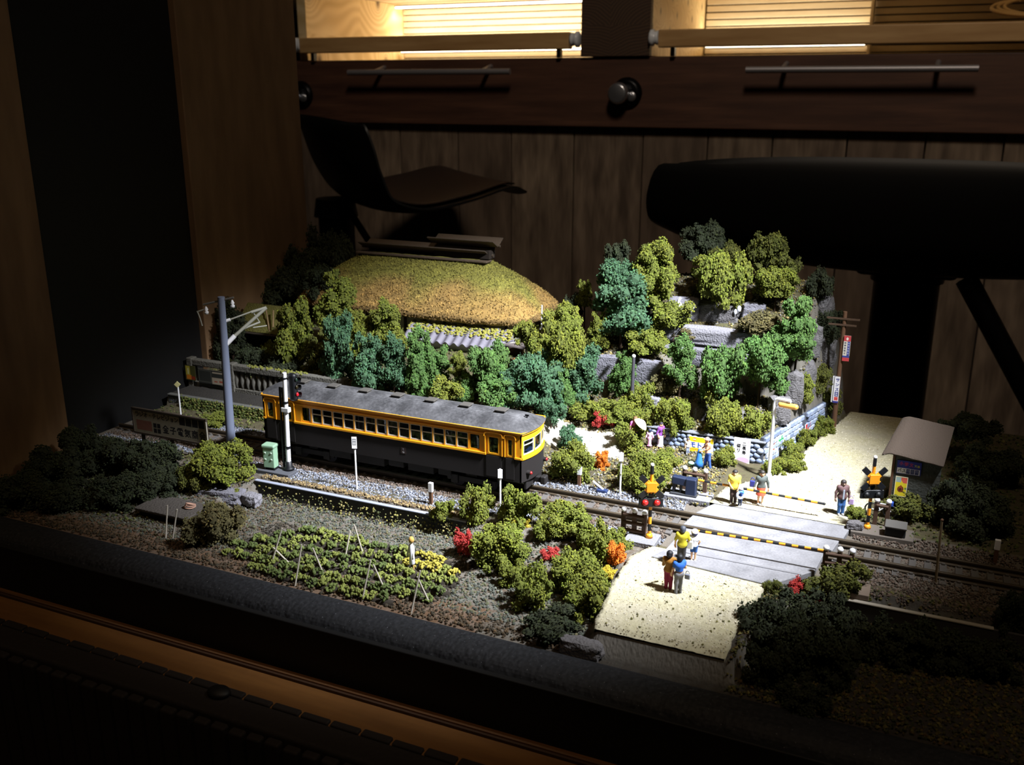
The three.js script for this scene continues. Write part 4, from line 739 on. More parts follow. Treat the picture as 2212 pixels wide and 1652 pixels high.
    if (side < 0) { const decal = sheet(64, 64, (c) => { c.fillStyle = '#261714'; c.fillRect(0, 0, 64, 64); c.fillStyle = '#c9cbd2'; c.font = 'bold 26px sans-serif'; c.textAlign = 'center'; c.fillText('16', 32, 58); glyph(c, 'モ', 20, 4, 24, '#9a9ca6', 3); }); printed('number_plate', 1.9, 2.2, 0.08, decal, 0x261714, o, [-118.8 - C, 10.9, -HW - 0.04]); }
  }
  // bowed ends: a flat panel with window openings, bent to the plan of the end
  const bend = (g, dir) => { const p = g.attributes.position; for (let i = 0; i < p.count; i++) { const u = p.getX(i), d = p.getZ(i); p.setXYZ(i, dir * (LEN / 2 + BULGE * (1 - (u / HW) ** 2) + d), p.getY(i), -dir * u); } g.computeVertexNormals(); return g; };
  const grid = (a, b, y0, y1, d0, d1) => new THREE.BoxGeometry(b - a, y1 - y0, d1 - d0, 16, 1, 1).translate((a + b) / 2, (y0 + y1) / 2, (d0 + d1) / 2);
  for (const dir of [1, -1]) {
    const fw = [[-8.5, -3.2], [-2.7, 2.7], [3.2, 8.5]], wy0 = 15.8, wy1 = 20.7, gl = [];
    gl.push(grid(-HW, HW, wy1, 23.4, -0.6, 0), grid(-HW, HW, 14.5, wy0, -0.6, 0)); const xs = [-HW, ...fw.flat(), HW]; for (let i = 0; i < xs.length; i += 2) gl.push(grid(xs[i], xs[i + 1], wy0, wy1, -0.6, 0));
    part('upper_end', bend(mergeGeometries(gl), dir), orange, o);
    part('lower_end', bend(grid(-HW, HW, 6.6, 14.5, -0.6, 0), dir), brown, o);
    part('end_belt', bend(grid(-HW, HW, 14.3, 15.1, -0.05, 0.35), dir), orange, o); part('end_cornice', bend(grid(-HW - 0.3, HW + 0.3, 22.8, 23.5, -0.1, 0.5), dir), orange, o);
    for (const w of fw) { const f = part('end_window', [bend(grid(w[0], w[1], wy0, wy0 + 0.3, -0.5, -0.1), dir), bend(grid(w[0], w[1], wy1 - 0.3, wy1, -0.5, -0.1), dir), bend(grid(w[0], w[0] + 0.3, wy0, wy1, -0.5, -0.1), dir), bend(grid(w[1] - 0.3, w[1], wy0, wy1, -0.5, -0.1), dir), ...(w[0] < -5 ? [bend(grid(w[0], w[1], 18.9, 19.15, -0.5, -0.15), dir)] : [])], sash, o); part('pane', bend(grid(w[0], w[1], wy0, wy1, -0.4, -0.34), dir), glass, f); }
    for (const k of [-1, 1]) { const x = dir * (LEN / 2 + BULGE * (1 - (6.6 / HW) ** 2)); const m = part('marker_lamp', bar([x - dir * 0.3, 9.4, k * 6.6], [x + dir * 1.1, 9.4, k * 6.6], 0.85, 0.75, 14), brown, o); part('red_lens', ball(x + dir * 1.05, 9.4, k * 6.6, 0.62), mat(0x8c1d1d, 0.3), m); }
    part('coupler', [bx(dir * (LEN / 2), dir * (LEN / 2 + 4), 4, 6, -1, 1, 0.4), bx(dir * (LEN / 2 + 3), dir * (LEN / 2 + 5), 3.6, 6.4, -1.4, 1.4, 0.5)], under, o);
    part('cow_guard', bx(dir * (LEN / 2 - 0.4), dir * (LEN / 2 + 0.6), 3.2, 6.6, -6.5, 6.5, 0.3), under, o);
  }
  // roof with rounded ends, vents and a small whistle
  {
    const NU = 28, NV = 90, pos = [], idx = [], uv = []; const end = u => 0.5 + (BULGE + 0.3) * (1 - u * u);
    for (let j = 0; j <= NV; j++) for (let i = 0; i <= NU; i++) { const u = i / NU * 2 - 1, v = j / NV, e = LEN / 2 + end(u), s = mix(-e, e, v), d = Math.min(v, 1 - v) * 2 * e / 11, ef = d >= 1 ? 1 : 1 - 0.92 * Math.pow(1 - d, 2.4); pos.push(s, 23.3 + 3.1 * (1 - Math.pow(Math.abs(u), 2.3)) * ef, -u * (HW + 0.55)); uv.push(s / 30, u * 0.3); }
    for (let j = 0; j < NV; j++) for (let i = 0; i < NU; i++) { const a = j * (NU + 1) + i; idx.push(a, a + NU + 1, a + NU + 2, a, a + NU + 2, a + 1); }
    const g = new THREE.BufferGeometry(); g.setAttribute('position', new THREE.Float32BufferAttribute(pos, 3)); g.setAttribute('uv', new THREE.Float32BufferAttribute(uv, 2)); g.setIndex(idx); g.computeVertexNormals();
    part('roof', g, roofMat, o); part('ceiling', bx(-LEN / 2, LEN / 2, 22.9, 23.35, -HW + 0.2, HW - 0.2), inner, o);
    const ventMat = mat(0x4a4742, 0.8);
    for (let k = 0; k < 7; k++) { const s = -164.8 + k * 13.05 - C; const vt = part('roof_vent', [bx(s - 1.5, s + 1.5, 26.1, 27.2, -1.5, 1.5, 0.35), bx(s - 1.9, s + 1.9, 26.9, 27.35, -1.9, 1.9, 0.2)], ventMat, o); part('vent_foot', bx(s - 1.2, s + 1.2, 25.9, 26.3, -1.2, 1.2), ventMat, vt); }
    part('whistle', [bar([LEN / 2 - 2, 25.2, -0.4], [LEN / 2 - 2, 26.4, -0.4], 0.2), bx(LEN / 2 - 2.7, LEN / 2 - 1.3, 26.2, 26.7, -0.7, -0.1, 0.15)], darkMetal, o);
  }
  part('floor', bx(-LEN / 2 + 0.3, LEN / 2 - 0.3, 6.4, 7.4, -HW + 0.3, HW - 0.3), inner, o);
  for (let k = 0; k < 12; k++) part('seat', bx(-38 + k * 6.4, -34 + k * 6.4, 7.4, 13.4, 3.4, 8.2, 0.4), mat(0x1f2a3a, 0.8), o);
  for (const dir of [-1, 1]) { part('cab_wall', bx(dir * (LEN / 2 - 7.6), dir * (LEN / 2 - 7.2), 7.4, 22.8, -HW + 0.7, HW - 0.7), mat(0x4b3a26, 0.8), o); }
  part('cab_desk', bx(LEN / 2 - 2.6, LEN / 2 + 0.4, 7.4, 14.6, -6, 6, 0.3), mat(0x22304a, 0.7), o);
  // running gear
  for (const b of [-1, 1]) {
    const bs = b * (LEN / 2 - 19); const g = part('bogie', [bx(bs - 9, bs + 9, 2.6, 4.6, -7.4, -6.6, 0.3), bx(bs - 9, bs + 9, 2.6, 4.6, 6.6, 7.4, 0.3), bx(bs - 2, bs + 2, 3, 6.4, -6.8, 6.8, 0.3), ...[-6, 6].flatMap(k => [bx(bs + k - 1.4, bs + k + 1.4, 1.8, 5, -7.8, -7.2, 0.3), bx(bs + k - 1.4, bs + k + 1.4, 1.8, 5, 7.2, 7.8, 0.3)])], under, o);
    for (const k of [-6, 6]) part('wheelset', [bar([bs + k, 2.85, -7], [bs + k, 2.85, 7], 0.7), ...[-1, 1].map(q => bar([bs + k, 2.85, q * 4.3], [bs + k, 2.85, q * 5.3], 2.8, 2.8, 24))], darkMetal, g);
  }
  seed(51); let ux = -24; for (const [w, h, d] of [[9, 3, 5], [12, 3.4, 6], [6, 2.6, 4], [10, 3, 6], [5, 2.6, 4]]) { part('equipment_box', bx(ux, ux + w, 6.5 - h, 6.5, -8, -8 + d, 0.3), under, o); ux += w + 1.6; }
}
// ---------------------------------------------------------------- buildings
const strawPal = ['#a98a4a', '#8d6f38', '#c2a35e', '#7a5c30', '#b4955a'], mossPal = ['#7d7a34', '#8c8a3e', '#6a6a2c', '#9a9448'];
{
  const o = thing('farmhouse', 'old farmhouse under a big mossy thatched hip roof behind the railcar', 'house', -178.5, 18, 116);
  const N = 56, M = 26, pos = [], col = [], idx = []; const c = new THREE.Color(), straw = new THREE.Color(0x9a7c44), moss = new THREE.Color(0x7f7b35), dk = new THREE.Color(0x4a3a22);
  const ringPt = (a, hl, hw, r) => { // rounded rectangle by angle
    const ca = Math.cos(a), sa = Math.sin(a), p = 5.5, k = Math.pow(Math.pow(Math.abs(ca), p) + Math.pow(Math.abs(sa), p), -1 / p); return [ca * k * hl, sa * k * hw]; };
  for (let j = 0; j <= M; j++) for (let i = 0; i <= N * 2; i++) {
    const a = i / (N * 2) * Math.PI * 2; let y, hl, hw, v;
    if (j < 6) { const k = j / 5; y = mix(11.6, 14.2, k) - 0.8 * Math.sin(k * 3.1); hl = mix(55.5, 60.5, Math.sin(k * 1.57)); hw = mix(21.5, 26, Math.sin(k * 1.57)); v = 0; }
    else { v = (j - 5) / (M - 5); const f = Math.pow(v, 1.14), dome = Math.sin(v * Math.PI) * 1.6; y = 14.2 + 22 * v; hl = mix(60.5, 30, f) + dome; hw = mix(26, 3.2, f) + dome; }
    const [x, z] = ringPt(a, hl, hw); const n1 = nz(x * 0.25, y * 0.25, z * 0.25) * 0.5 + nz(x, y, z) * 0.25; pos.push(x * (1 + n1 * 0.012), y + n1 * 0.7, -z * (1 + n1 * 0.012));
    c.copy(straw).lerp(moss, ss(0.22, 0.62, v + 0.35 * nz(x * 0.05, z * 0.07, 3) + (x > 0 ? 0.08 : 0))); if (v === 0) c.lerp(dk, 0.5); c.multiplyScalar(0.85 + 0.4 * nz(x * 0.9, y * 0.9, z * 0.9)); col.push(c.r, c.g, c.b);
  }
  const W = N * 2 + 1; for (let j = 0; j < M; j++) for (let i = 0; i < N * 2; i++) { const a = j * W + i; idx.push(a, a + 1, a + W + 1, a, a + W + 1, a + W); }
  const g = new THREE.BufferGeometry(); g.setAttribute('position', new THREE.Float32BufferAttribute(pos, 3)); g.setAttribute('color', new THREE.Float32BufferAttribute(col, 3)); g.setIndex(idx); g.computeVertexNormals();
  const roof = part('thatched_roof', g, new THREE.MeshStandardMaterial({ vertexColors: true, roughness: 0.95, side: THREE.DoubleSide }), o);
  { // the straw ends that make the roof bristle
    seed(61); const n = 17000, m = new THREE.InstancedMesh(flakeGeo, mat(0xffffff, 0.9), n), d = new THREE.Object3D(), P = g.attributes.position, Cc = g.attributes.color; let k = 0;
    for (let i = 0; i < n; i++) { const j = 3 + Math.floor(rnd() * (M - 4)), a = j * W + Math.floor(rnd() * (W - 1)), u = rnd(), v = rnd(), q = x => mix(mix(P['get' + x](a), P['get' + x](a + 1), u), mix(P['get' + x](a + W), P['get' + x](a + W + 1), u), v);
      d.position.set(q('X'), q('Y'), q('Z')); d.rotation.set(rr(0, 6), rr(0, 6), rr(0, 6)); d.scale.set(rr(0.15, 0.36), rr(0.4, 1.0), rr(0.15, 0.36)).multiplyScalar(MM * 1.15); d.updateMatrix(); m.setMatrixAt(k, d.matrix);
      c.setRGB(Cc.getX(a), Cc.getY(a), Cc.getZ(a)).multiplyScalar(rr(0.5, 1.7)); m.setColorAt(k++, c); }
    m.name = 'straw_ends'; m.castShadow = m.receiveShadow = true; m.userData.kind = 'stuff'; roof.add(m);
  }
  const ridgeWood = mat(0x57493a, 0.85, { bumpMap: grainBump, bumpScale: 0.0002 });
  part('ridge_cap', V(bx(-34, 34, 35.2, 36, -6, -0.2, 0.2).rotateX(0), 30), ridgeWood, o); const cap = (a, b, y, w, th) => mergeGeometries([-1, 1].map(k => bx(a, b, -th / 2, th / 2, 0, k * w, 0.15).rotateX(k * 0.5).translate(0, y, 0)));
  part('ridge_boards', cap(-33, 33, 37.6, 6.2, 0.6), ridgeWood, o);
  part('ridge_pole', bar([-34, 37.9, 0], [34.5, 37.9, 0], 0.7), ridgeWood, o);
  part('smoke_vent', [bx(6, 34, 36.5, 40.4, -3, 3, 0.2)], mat(0x2a2119, 0.9), o); part('vent_roof', cap(4, 37, 42.0, 6.4, 0.6), ridgeWood, o); part('vent_ridge', bar([3.5, 42.3, 0], [38, 42.3, 0], 0.55), ridgeWood, o);
  part('wall', V(bx(-50, 50, -1, 13, -20, 20), 40), mat(0xb9b5aa, 0.85), o);
  for (let k = 0; k < 11; k++) part('wall_post', bx(-50 + k * 10 - 0.6, -50 + k * 10 + 0.6, -1, 13, -20.5, -19.8), mat(0x3b2a1c, 0.8), o);
}
{
  const o = thing('lean_to_roof', 'corrugated grey lean-to roof with moss under the thatched eave', 'roof', -148, 16, 88);
  const pos = [], uv = [], idx = [], N = 150, M = 8; for (const lay of [0, 1]) for (let j = 0; j <= M; j++) for (let i = 0; i <= N; i++) { const v = j / M, s = mix(-25, mix(22.5, 30, v), i / N), w = Math.sin((s + 25) / 4.1 * 6.283) * 0.62; pos.push(s, mix(6.6, 12.4, v) + w - lay * 0.35, -mix(-5, 5, v)); uv.push(s / 20, v); }
  const W = N + 1, S = W * (M + 1); for (let j = 0; j < M; j++) for (let i = 0; i < N; i++) { const a = j * W + i; idx.push(a, a + 1, a + W + 1, a, a + W + 1, a + W, S + a, S + a + W + 1, S + a + 1, S + a, S + a + W, S + a + W + 1); }
  for (let i = 0; i < N; i++) idx.push(i, S + i, S + i + 1, i, S + i + 1, i + 1);
  const g = new THREE.BufferGeometry(); g.setAttribute('position', new THREE.Float32BufferAttribute(pos, 3)); g.setAttribute('uv', new THREE.Float32BufferAttribute(uv, 2)); g.setIndex(idx); g.computeVertexNormals();
  part('corrugated_sheet', g, mat(0x6d6a74, 0.6, { side: THREE.DoubleSide }), o);
  seed(66); part('moss', join(Array.from({ length: 420 }, () => { const v = Math.pow(rr(0.3, 1), 0.7), s = rr(-25, mix(22, 29, v)); return new THREE.IcosahedronGeometry(rr(0.35, 0.8), 0).scale(1, 0.6, 1).translate(s, mix(6.6, 12.4, v) + 0.4, -mix(-5, 5, v)); })), mat(0x8d8a3c, 0.95), o);
  part('white_wall', bx(-25, 21, -3, 6.4, -1.5, 2), mat(0xdcdcda, 0.85), o); part('green_sign', bx(-1, 3.4, 1.6, 3, -1.9, -1.5, 0.1), mat(0x2f9a4a, 0.6), o);
  part('side_wall', bx(20, 29, -3, 6.2, 1, 3.2), mat(0x3a2c22, 0.9), o);
  part('doorway_board', [bx(21.6, 22.2, 0, 7.6, -3.4, 2), bx(28.8, 29.4, 0, 11.8, 2.4, 4.4)], mat(0x6a4e34, 0.8), o);
  part('porch_beam', bar([20, -1.2, -5], [31, 3.4, -3], 0.9, 0.9, 8), mat(0xb98450, 0.7), o);
  part('porch_roof', slabShape([[22.5, -5], [30, 5], [34, 5], [31, -3]], 9.2, 9.8).rotateZ(-0.16).translate(0, 3.2, 0), mat(0x5a5250, 0.8), o);
}
{ // small hut at the left with crossed roof poles
  const o = thing('mossy_hut', 'small hut with a mossy gabled roof at the far left', 'hut', -236, 13, 76);
  const slab = k => { const g = new THREE.BoxGeometry(28, 1.6, 15, 20, 2, 12), p = g.attributes.position; for (let i = 0; i < p.count; i++) p.setY(i, p.getY(i) + 0.5 * nz(p.getX(i) * 0.5, p.getZ(i) * 0.5, k) - 0.004 * p.getZ(i) ** 2); g.computeVertexNormals(); return g.rotateX(k * 0.75).translate(0, 14.5, k * 5.2); };
  part('roof', [slab(1), slab(-1)], mat(0x6a672f, 0.95, { bumpMap: grainBump, bumpScale: 0.0006 }), o);
  part('wall', bx(-11, 11, -2, 10.4, -6.5, 6.5), mat(0x2b221b, 0.9), o);
  part('roof_edge', bx(-14, 14, 8.6, 9.4, -11.4, -10.2, 0.2), mat(0x4a4136, 0.9), o);
  for (const [a, b] of [[[-1, 20, -4], [6, 9, -11]], [[4, 19, -5], [7.4, 12.6, -10.4]]]) part('roof_pole', bar(a, b, 0.35), mat(0x8a7350, 0.8), o);
}
{ // shelter at the right of the road
  const o = thing('bus_shelter', 'dark bus shelter with a brown sheet roof beside the road', 'shelter', 39.8, -0.6, 46);
  const wm = mat(0x3f423d, 0.85, { bumpMap: grainBump, bumpScale: 0.0002 });
  part('front_wall', V(bx(-7, 7, 0, 16.2, -6, -5.2), 30), wm, o); part('right_wall', V(bx(6.2, 7, 0, 17, -5.2, 6), 30), wm, o); part('back_wall', V(bx(-7, 7, 0, 20, 5.2, 6), 30), wm, o);
  part('corner_post', bx(-7.5, -6.7, 0, 17, -6.2, -5.2, 0.1), mat(0x5a3c26, 0.8), o); part('corner_post', bx(-7.5, -6.7, 0, 18.6, 5.2, 6, 0.1), mat(0x5a3c26, 0.8), o);
  const pos = [], idx = [], uv = [], N = 24, M = 14; for (const lay of [0, 1]) for (let j = 0; j <= M; j++) for (let i = 0; i <= N; i++) { const u = i / N, v = j / M, s = mix(mix(-10.8, -6.4, v), mix(7.4, 9.4, v), u), curl = u < 0.16 ? -7 * Math.pow((0.16 - u), 1.4) * 2.2 : 0; pos.push(s, mix(17.8, 26, v) - 0.13 * (s + 8) + curl - lay * 0.5 + 0.12 * nz(s * 0.5, v * 5), -mix(-8, 8, v)); uv.push(s / 20, v); }
  const W = N + 1, S = W * (M + 1); for (let j = 0; j < M; j++) for (let i = 0; i < N; i++) { const a = j * W + i; idx.push(a, a + 1, a + W + 1, a, a + W + 1, a + W, S + a, S + a + W + 1, S + a + 1, S + a, S + a + W, S + a + W + 1); }
  for (let i = 0; i < N; i++) idx.push(i, S + i, S + i + 1, i, S + i + 1, i + 1); for (let j = 0; j < M; j++) { const a = j * W, b = a + N; idx.push(a, a + W, S + a + W, a, S + a + W, S + a, b, S + b, S + b + W, b, S + b + W, b + W); }
  const g = new THREE.BufferGeometry(); g.setAttribute('position', new THREE.Float32BufferAttribute(pos, 3)); g.setAttribute('uv', new THREE.Float32BufferAttribute(uv, 2)); g.setIndex(idx); g.computeVertexNormals();
  part('roof', g, mat(0x40352b, 0.9, { side: THREE.DoubleSide, bumpMap: grainBump, bumpScale: 0.0002 }), o); part('bench', bx(-6, 6, 4, 4.6, 1, 5, 0.1), mat(0x6a4a30, 0.8), o);
  printed('sign_board', 7.2, 4.5, 0.25, sheet(320, 200, (c, w, h) => { c.fillStyle = '#2b3796'; c.fillRect(0, 0, w, h); c.fillStyle = '#e6e8f0'; c.fillRect(6, 112, 300, 82); [...'小学文'].forEach((g, i) => glyph(c, g, 26 + i * 66, 16 + i * 4, 58, '#c03a6a', 9)); glyph(c, '文', 226, 42, 36, '#c9c04a', 5); glyph(c, '庫', 264, 46, 36, '#c9c04a', 5); [...'バス待合所'].forEach((g, i) => { if (i > 1) { c.fillStyle = '#2a3470'; c.fillRect(14 + i * 57, 118, 50, 70); } glyph(c, g, 16 + i * 57, 122, 50, i > 1 ? '#8a93b8' : '#16171c', i > 1 ? 4 : 7); }); }), 0x39406a, o, [-2.4, 12.9, -6.15]);
  printed('poster', 3.7, 6.8, 0.2, sheet(200, 360, (c, w, h) => { c.fillStyle = '#e3d02c'; c.fillRect(0, 0, w, h); c.fillStyle = '#9db3b0'; c.fillRect(10, 12, 84, 92); c.fillStyle = '#d2604e'; c.beginPath(); c.moveTo(94, 12); c.lineTo(190, 12); c.lineTo(190, 112); c.lineTo(130, 112); c.lineTo(94, 60); c.fill(); c.fillStyle = '#7c3a1c'; c.beginPath(); c.ellipse(96, 226, 50, 58, 0.2, 0, 7); c.fill(); c.fillStyle = '#9a4424'; c.beginPath(); c.ellipse(96, 200, 22, 46, 0.1, 0, 7); c.fill(); c.fillStyle = '#3f1c10'; c.beginPath(); c.ellipse(92, 232, 18, 30, 0.2, 0, 7); c.fill(); c.fillRect(120, 262, 50, 16); c.fillStyle = '#6a8a4a'; c.fillRect(158, 190, 34, 34); c.strokeStyle = '#efe9d0'; c.lineWidth = 12; c.strokeRect(3, 3, w - 6, h - 6); }), 0xd8d2b8, o, [-4.1, 6.2, -6.12]);
}
{ // stone cistern with a lid and a coil of rope
  const o = thing('cistern', 'dark stone cistern with a flat slab lid at the left of the field', 'cistern', -182.5, -8, -51); const sm = mat(0x4b4641, 0.9, { bumpMap: grainBump, bumpScale: 0.0005 });
  part('basin', V(bx(-9.5, 9.5, -0.5, 3, -4.5, 4.5, 0.4), 30), mat(0x2b2927, 0.9), o); part('lid', V(bx(-11, 11, 3, 4, -6, 6, 0.3), 30), sm, o);
  const r = thing('rope_coil', 'small pinkish rope coil on the cistern lid', 'rope', -176.4, -3.9, -49.6); part('loop', [0, 1, 2].map(k => new THREE.TorusGeometry(1.7 - k * 0.12, 0.24, 6, 24).rotateX(Math.PI / 2 - 0.2 * k).translate(0.2 * k, 0.3 + k * 0.5, 0)), mat(0xb08a76, 0.8), r);
}
// ---------------------------------------------------------------- posts, signs and crossing gear
const white = mat(0xe6e7ea, 0.6), black = mat(0x101216, 0.5), amber = mat(0xe8971c, 0.5), rust = mat(0x5f422c, 0.8), redLens = mat(0xd22a26, 0.25), slabGrey = mat(0x75757a, 0.85, { bumpMap: grainBump, bumpScale: 0.0002 });
function trackSign(label, s, t, h, kind) {
  const y = kind === 'far' ? ground(s, t) : ground(s, t) + 0.1, o = thing(kind === 'stub' ? 'marker_post' : 'track_sign', label, kind === 'stub' ? 'post' : 'sign', s, y, t, kind === 'stub' ? 0 : 0.35);
  if (kind === 'stub') { part('post', bx(-0.55, 0.55, -0.5, h * 0.62, -0.55, 0.55, 0.1), rust, o); part('white_top', bx(-0.75, 0.75, h * 0.58, h, -0.6, 0.6, 0.15), white, o); return; }
  part('post', bar([0, -0.6, 0], [0, h, 0], 0.33), white, o);
  if (kind === 'number') printed('plate', 1.6, 4, 0.4, sheet(64, 160, (c) => { c.fillStyle = '#f2f3f5'; c.fillRect(0, 0, 64, 160); c.strokeStyle = '#222'; c.lineWidth = 7; c.strokeRect(12, 26, 40, 84); c.beginPath(); c.moveTo(14, 64); c.lineTo(50, 64); c.moveTo(32, 30); c.lineTo(32, 108); c.stroke(); }), 0xe6e7ea, o, [0, h - 1.6, -0.4]);
  else if (kind === 'diamond') part('plate', new THREE.BoxGeometry(1.9, 1.9, 0.4).rotateZ(Math.PI / 4).translate(0, h, 0.3), mat(0xcfc98e, 0.6), o);
  else part('plate', bx(-0.75, 0.75, h - 3, h, -0.7, -0.2, 0.1), white, o);
}
trackSign('tall white track sign with a framed number before the middle of the railcar', -132, -18.5, 18.5, 'number');
trackSign('white track sign post standing before the railcar doors', -81.4, -12.6, 13.6, 'plain');
trackSign('slim white track sign post between the orange bush and the crossing sign', -49.4, 13, 14.6, 'plain');
trackSign('dim white diamond sign post left of the grey catenary pole', -238.6, 15, 14, 'diamond');
trackSign('brown stub post with a white top on the ballast before the railcar', -103.2, -19, 7.6, 'stub');
trackSign('brown stub post with a white top behind the track near the orange bush', -64.2, 14, 6.6, 'stub');
trackSign('dark stub post with a white top on the ballast at the far right', 63, 10.4, 7.2, 'stub');
{ const o = thing('marker_post', 'thin brown stick standing by the rails at the right', 'post', 48, -2, -7.2); part('stick', bar([0, -0.5, 0], [-0.6, 18.2, 0.2], 0.38, 0.3), mat(0x6b5a3e, 0.8), o); part('cap', ball(-0.6, 18.2, 0.2, 0.42), rust, o); }
{ // grey catenary mast
  const o = thing('catenary_pole', 'grey concrete catenary pole with a bracket arm and insulators', 'pole', -191.5, -2.4, -10.4); const c = mat(0x6c7488, 0.75);
  part('mast', bar([0, -1, 0], [1.6, 60, 0], 1.75, 1.25, 18), c, o); part('cross_arm', bar([-4.6, 57.2, -2.4], [5.6, 59.8, 1.8], 0.36), mat(0x5d5a54, 0.7), o);
  const iron = mat(0x8c8c80, 0.6);
  for (const [x, y, z] of [[-3.8, 56, -2], [5, 58.4, 1.6]]) part('insulator', lathe([[0, -2.2], [0.7, -2.2], [0.8, -1.4], [0.4, -1.1], [0.75, -0.6], [0.3, 0.4], [0, 0.6]], 12).translate(x, y, -z), white, o);
  part('hanging_wire', tube([[-6.6, 54.6, -3.4], [-6, 52.6, -3.2], [-5.4, 49.6, -3]], 0.25, 12, 6), iron, o); part('side_bracket', bar([-3.8, 55.6, -2], [-6.8, 54.6, -3.4], 0.28), iron, o);
  const tip = [11.2, 54.6, 12.2]; part('bracket_stay', bar([2.6, 51.4, 1], [8.2, 53.8, 8.6], 0.3), iron, o); part('bracket_tube', bar([1.8, 43.2, 0.6], tip, 0.62), iron, o); part('bracket_top', bar([7.6, 53.4, 8], tip, 0.55), iron, o);
  part('insulator', bar([1.4, 51, 0.3], [3.4, 51.7, 1.6], 0.62), white, o); part('insulator', bar([1.6, 42.6, 0.4], [3.8, 45.6, 2.8], 0.85), white, o);
  part('steady_arm', bar([5.4, 47.6, 5], [9.2, 49.4, 10.4], 0.4), iron, o); part('steady_arm', bar([8, 53, 8.8], [9.2, 49.2, 10.4], 0.26), iron, o); part('steady_arm', bar([7.4, 47.6, 8.6], [10.6, 47.8, 12.4], 0.26), iron, o);
}
{ // signal mast and its slab
  const sl = tag(part('concrete_slab', V(bx(-9.6, 7.4, -0.4, 1.2, -3, 2.6, 0.25), 30), mat(0x4a4c52, 0.85), null, [-166.2, -2, -17.2]), 'dark concrete slab under the signal mast and the green box', 'slab');
  const o = thing('signal_mast', 'white signal mast with a black light head showing red', 'signal', -161.8, -0.8, -15.6);
  part('mast', bar([0, 3, 0], [0.9, 35.6, 0], 0.82, 0.72, 14), white, o); part('base', lathe([[0, 0], [1.9, 0], [1.9, 0.8], [1.3, 1.2], [1.1, 3.2], [0, 3.2]], 16), black, o);
  for (const [y, h] of [[8, 0.9], [24.6, 0.8], [33.4, 0.6]]) part('band', bar([0.02 * y, y, 0], [0.02 * y + 0.02, y + h, 0], 0.95, 0.95, 14), black, o);
  part('clamp', bx(-1.1, 2, 21.4, 23.2, -0.9, 0.9, 0.3), white, o);
  part('light_head', bx(1.6, 4.6, 25.4, 35.4, 0.2, 2.6, 1.1), black, o);
  for (const [y, m] of [[33.2, mat(0x1b2b22, 0.3)], [30.6, mat(0x2a2412, 0.3)], [28, mat(0xc4202a, 0.3)]]) { const l = part('lens', lathe([[0, 0.5], [0.6, 0.35], [0.85, 0], [0, 0]], 16).rotateZ(-Math.PI / 2).translate(4.6, y, -1.4), m, o); part('hood', new THREE.CylinderGeometry(1, 1, 1.3, 14, 1, true, 0, Math.PI).rotateX(Math.PI / 2).rotateY(Math.PI / 2).rotateX(0).translate(5.2, y, -1.4), mat(0x101216, 0.5, { side: THREE.DoubleSide }), l); }
  part('ladder', [bar([-2.6, 0.4, 0.6], [-1.8, 30, 0.4], 0.42), bar([-1.3, 0.4, 0.6], [-0.9, 30, 0.4], 0.3), ...Array.from({ length: 13 }, (_, i) => bar([-2.6 + i * 0.06, 2 + i * 2.2, 0.6], [-1.2 + i * 0.03, 2 + i * 2.2, 0.6], 0.16))], black, o);
  const b = thing('relay_box', 'pale green relay box beside the signal mast', 'box', -168, -0.8, -17.4, 0.12); const gm = mat(0x86a88c, 0.6);
  part('cabinet', bx(-2.2, 2.2, 0.8, 8.6, -1.6, 1.6, 0.35), gm, b); part('roof', bx(-2.5, 2.5, 8.2, 9.4, -1.9, 1.9, 0.45), gm, b); part('legs', [bx(-2, -1.4, 0, 1, -1.4, 1.4), bx(1.4, 2, 0, 1, -1.4, 1.4)], black, b);
  for (const y of [6.2, 3.8]) part('hinge', [bx(-1.5, -0.9, y, y + 0.5, -1.8, -1.5, 0.1), bx(0.9, 1.5, y, y + 0.5, -1.8, -1.5, 0.1)], mat(0xc2d8c4, 0.6), b);
}
{ // billboard at the left
  const o = thing('billboard', 'weathered advertising billboard with dark lettering at the left of the track', 'billboard', -213.4, -4, -17.2);
  const map = sheet(1024, 260, (c, w, h) => { c.fillStyle = '#8d8a78'; c.fillRect(0, 0, w, h); seed(71); for (let i = 0; i < 500; i++) { c.fillStyle = `rgba(${rr(50, 120)},${rr(40, 90)},${rr(30, 70)},${rr(0.03, 0.12)})`; c.fillRect(rr(0, w), rr(0, h), rr(4, 60), rr(2, 16)); } c.fillStyle = 'rgba(120,50,40,.55)'; c.fillRect(40, 120, 220, 110); [...'ラジオ・テレビジョン'].forEach((g, i) => glyph(c, g, 30 + i * 62, 22, 60, '#15151a', 9)); c.fillStyle = '#15161c'; for (const x of [660, 748, 836, 924]) c.fillRect(x, 16, 80, 84); for (const [x, y] of [[282, 130], [282, 188], [336, 130], [336, 188]]) c.fillRect(x, y, 46, 50); [...'金子電気商会'].forEach((g, i) => { glyph(c, g, 410 + i * 102, 132, 92, '#15161c', 13); }); });
  printed('board', 34.6, 9.2, 0.5, map, 0x4a4030, o, [0, 12.6, 0]);
  part('frame', [bx(-17.4, 17.4, 17.1, 17.6, -0.5, 0.4), bx(-17.4, 17.4, 7.4, 8.1, -0.5, 0.5), bx(17.2, 17.7, 7.6, 17.6, -0.5, 0.4), bx(-17.7, -17.2, 7.6, 17.6, -0.5, 0.4)], mat(0x3a3026, 0.85), o);
  part('edge_strip', bx(17.5, 17.9, 7.6, 16.6, -0.6, -0.3), mat(0xb4b0a0, 0.7), o);
  for (const x of [-14, 0, 12.4]) part('post', bx(x - 0.6, x + 0.6, -2, 8, 0, 0.9, 0.1), mat(0x2f2620, 0.85), o);
}
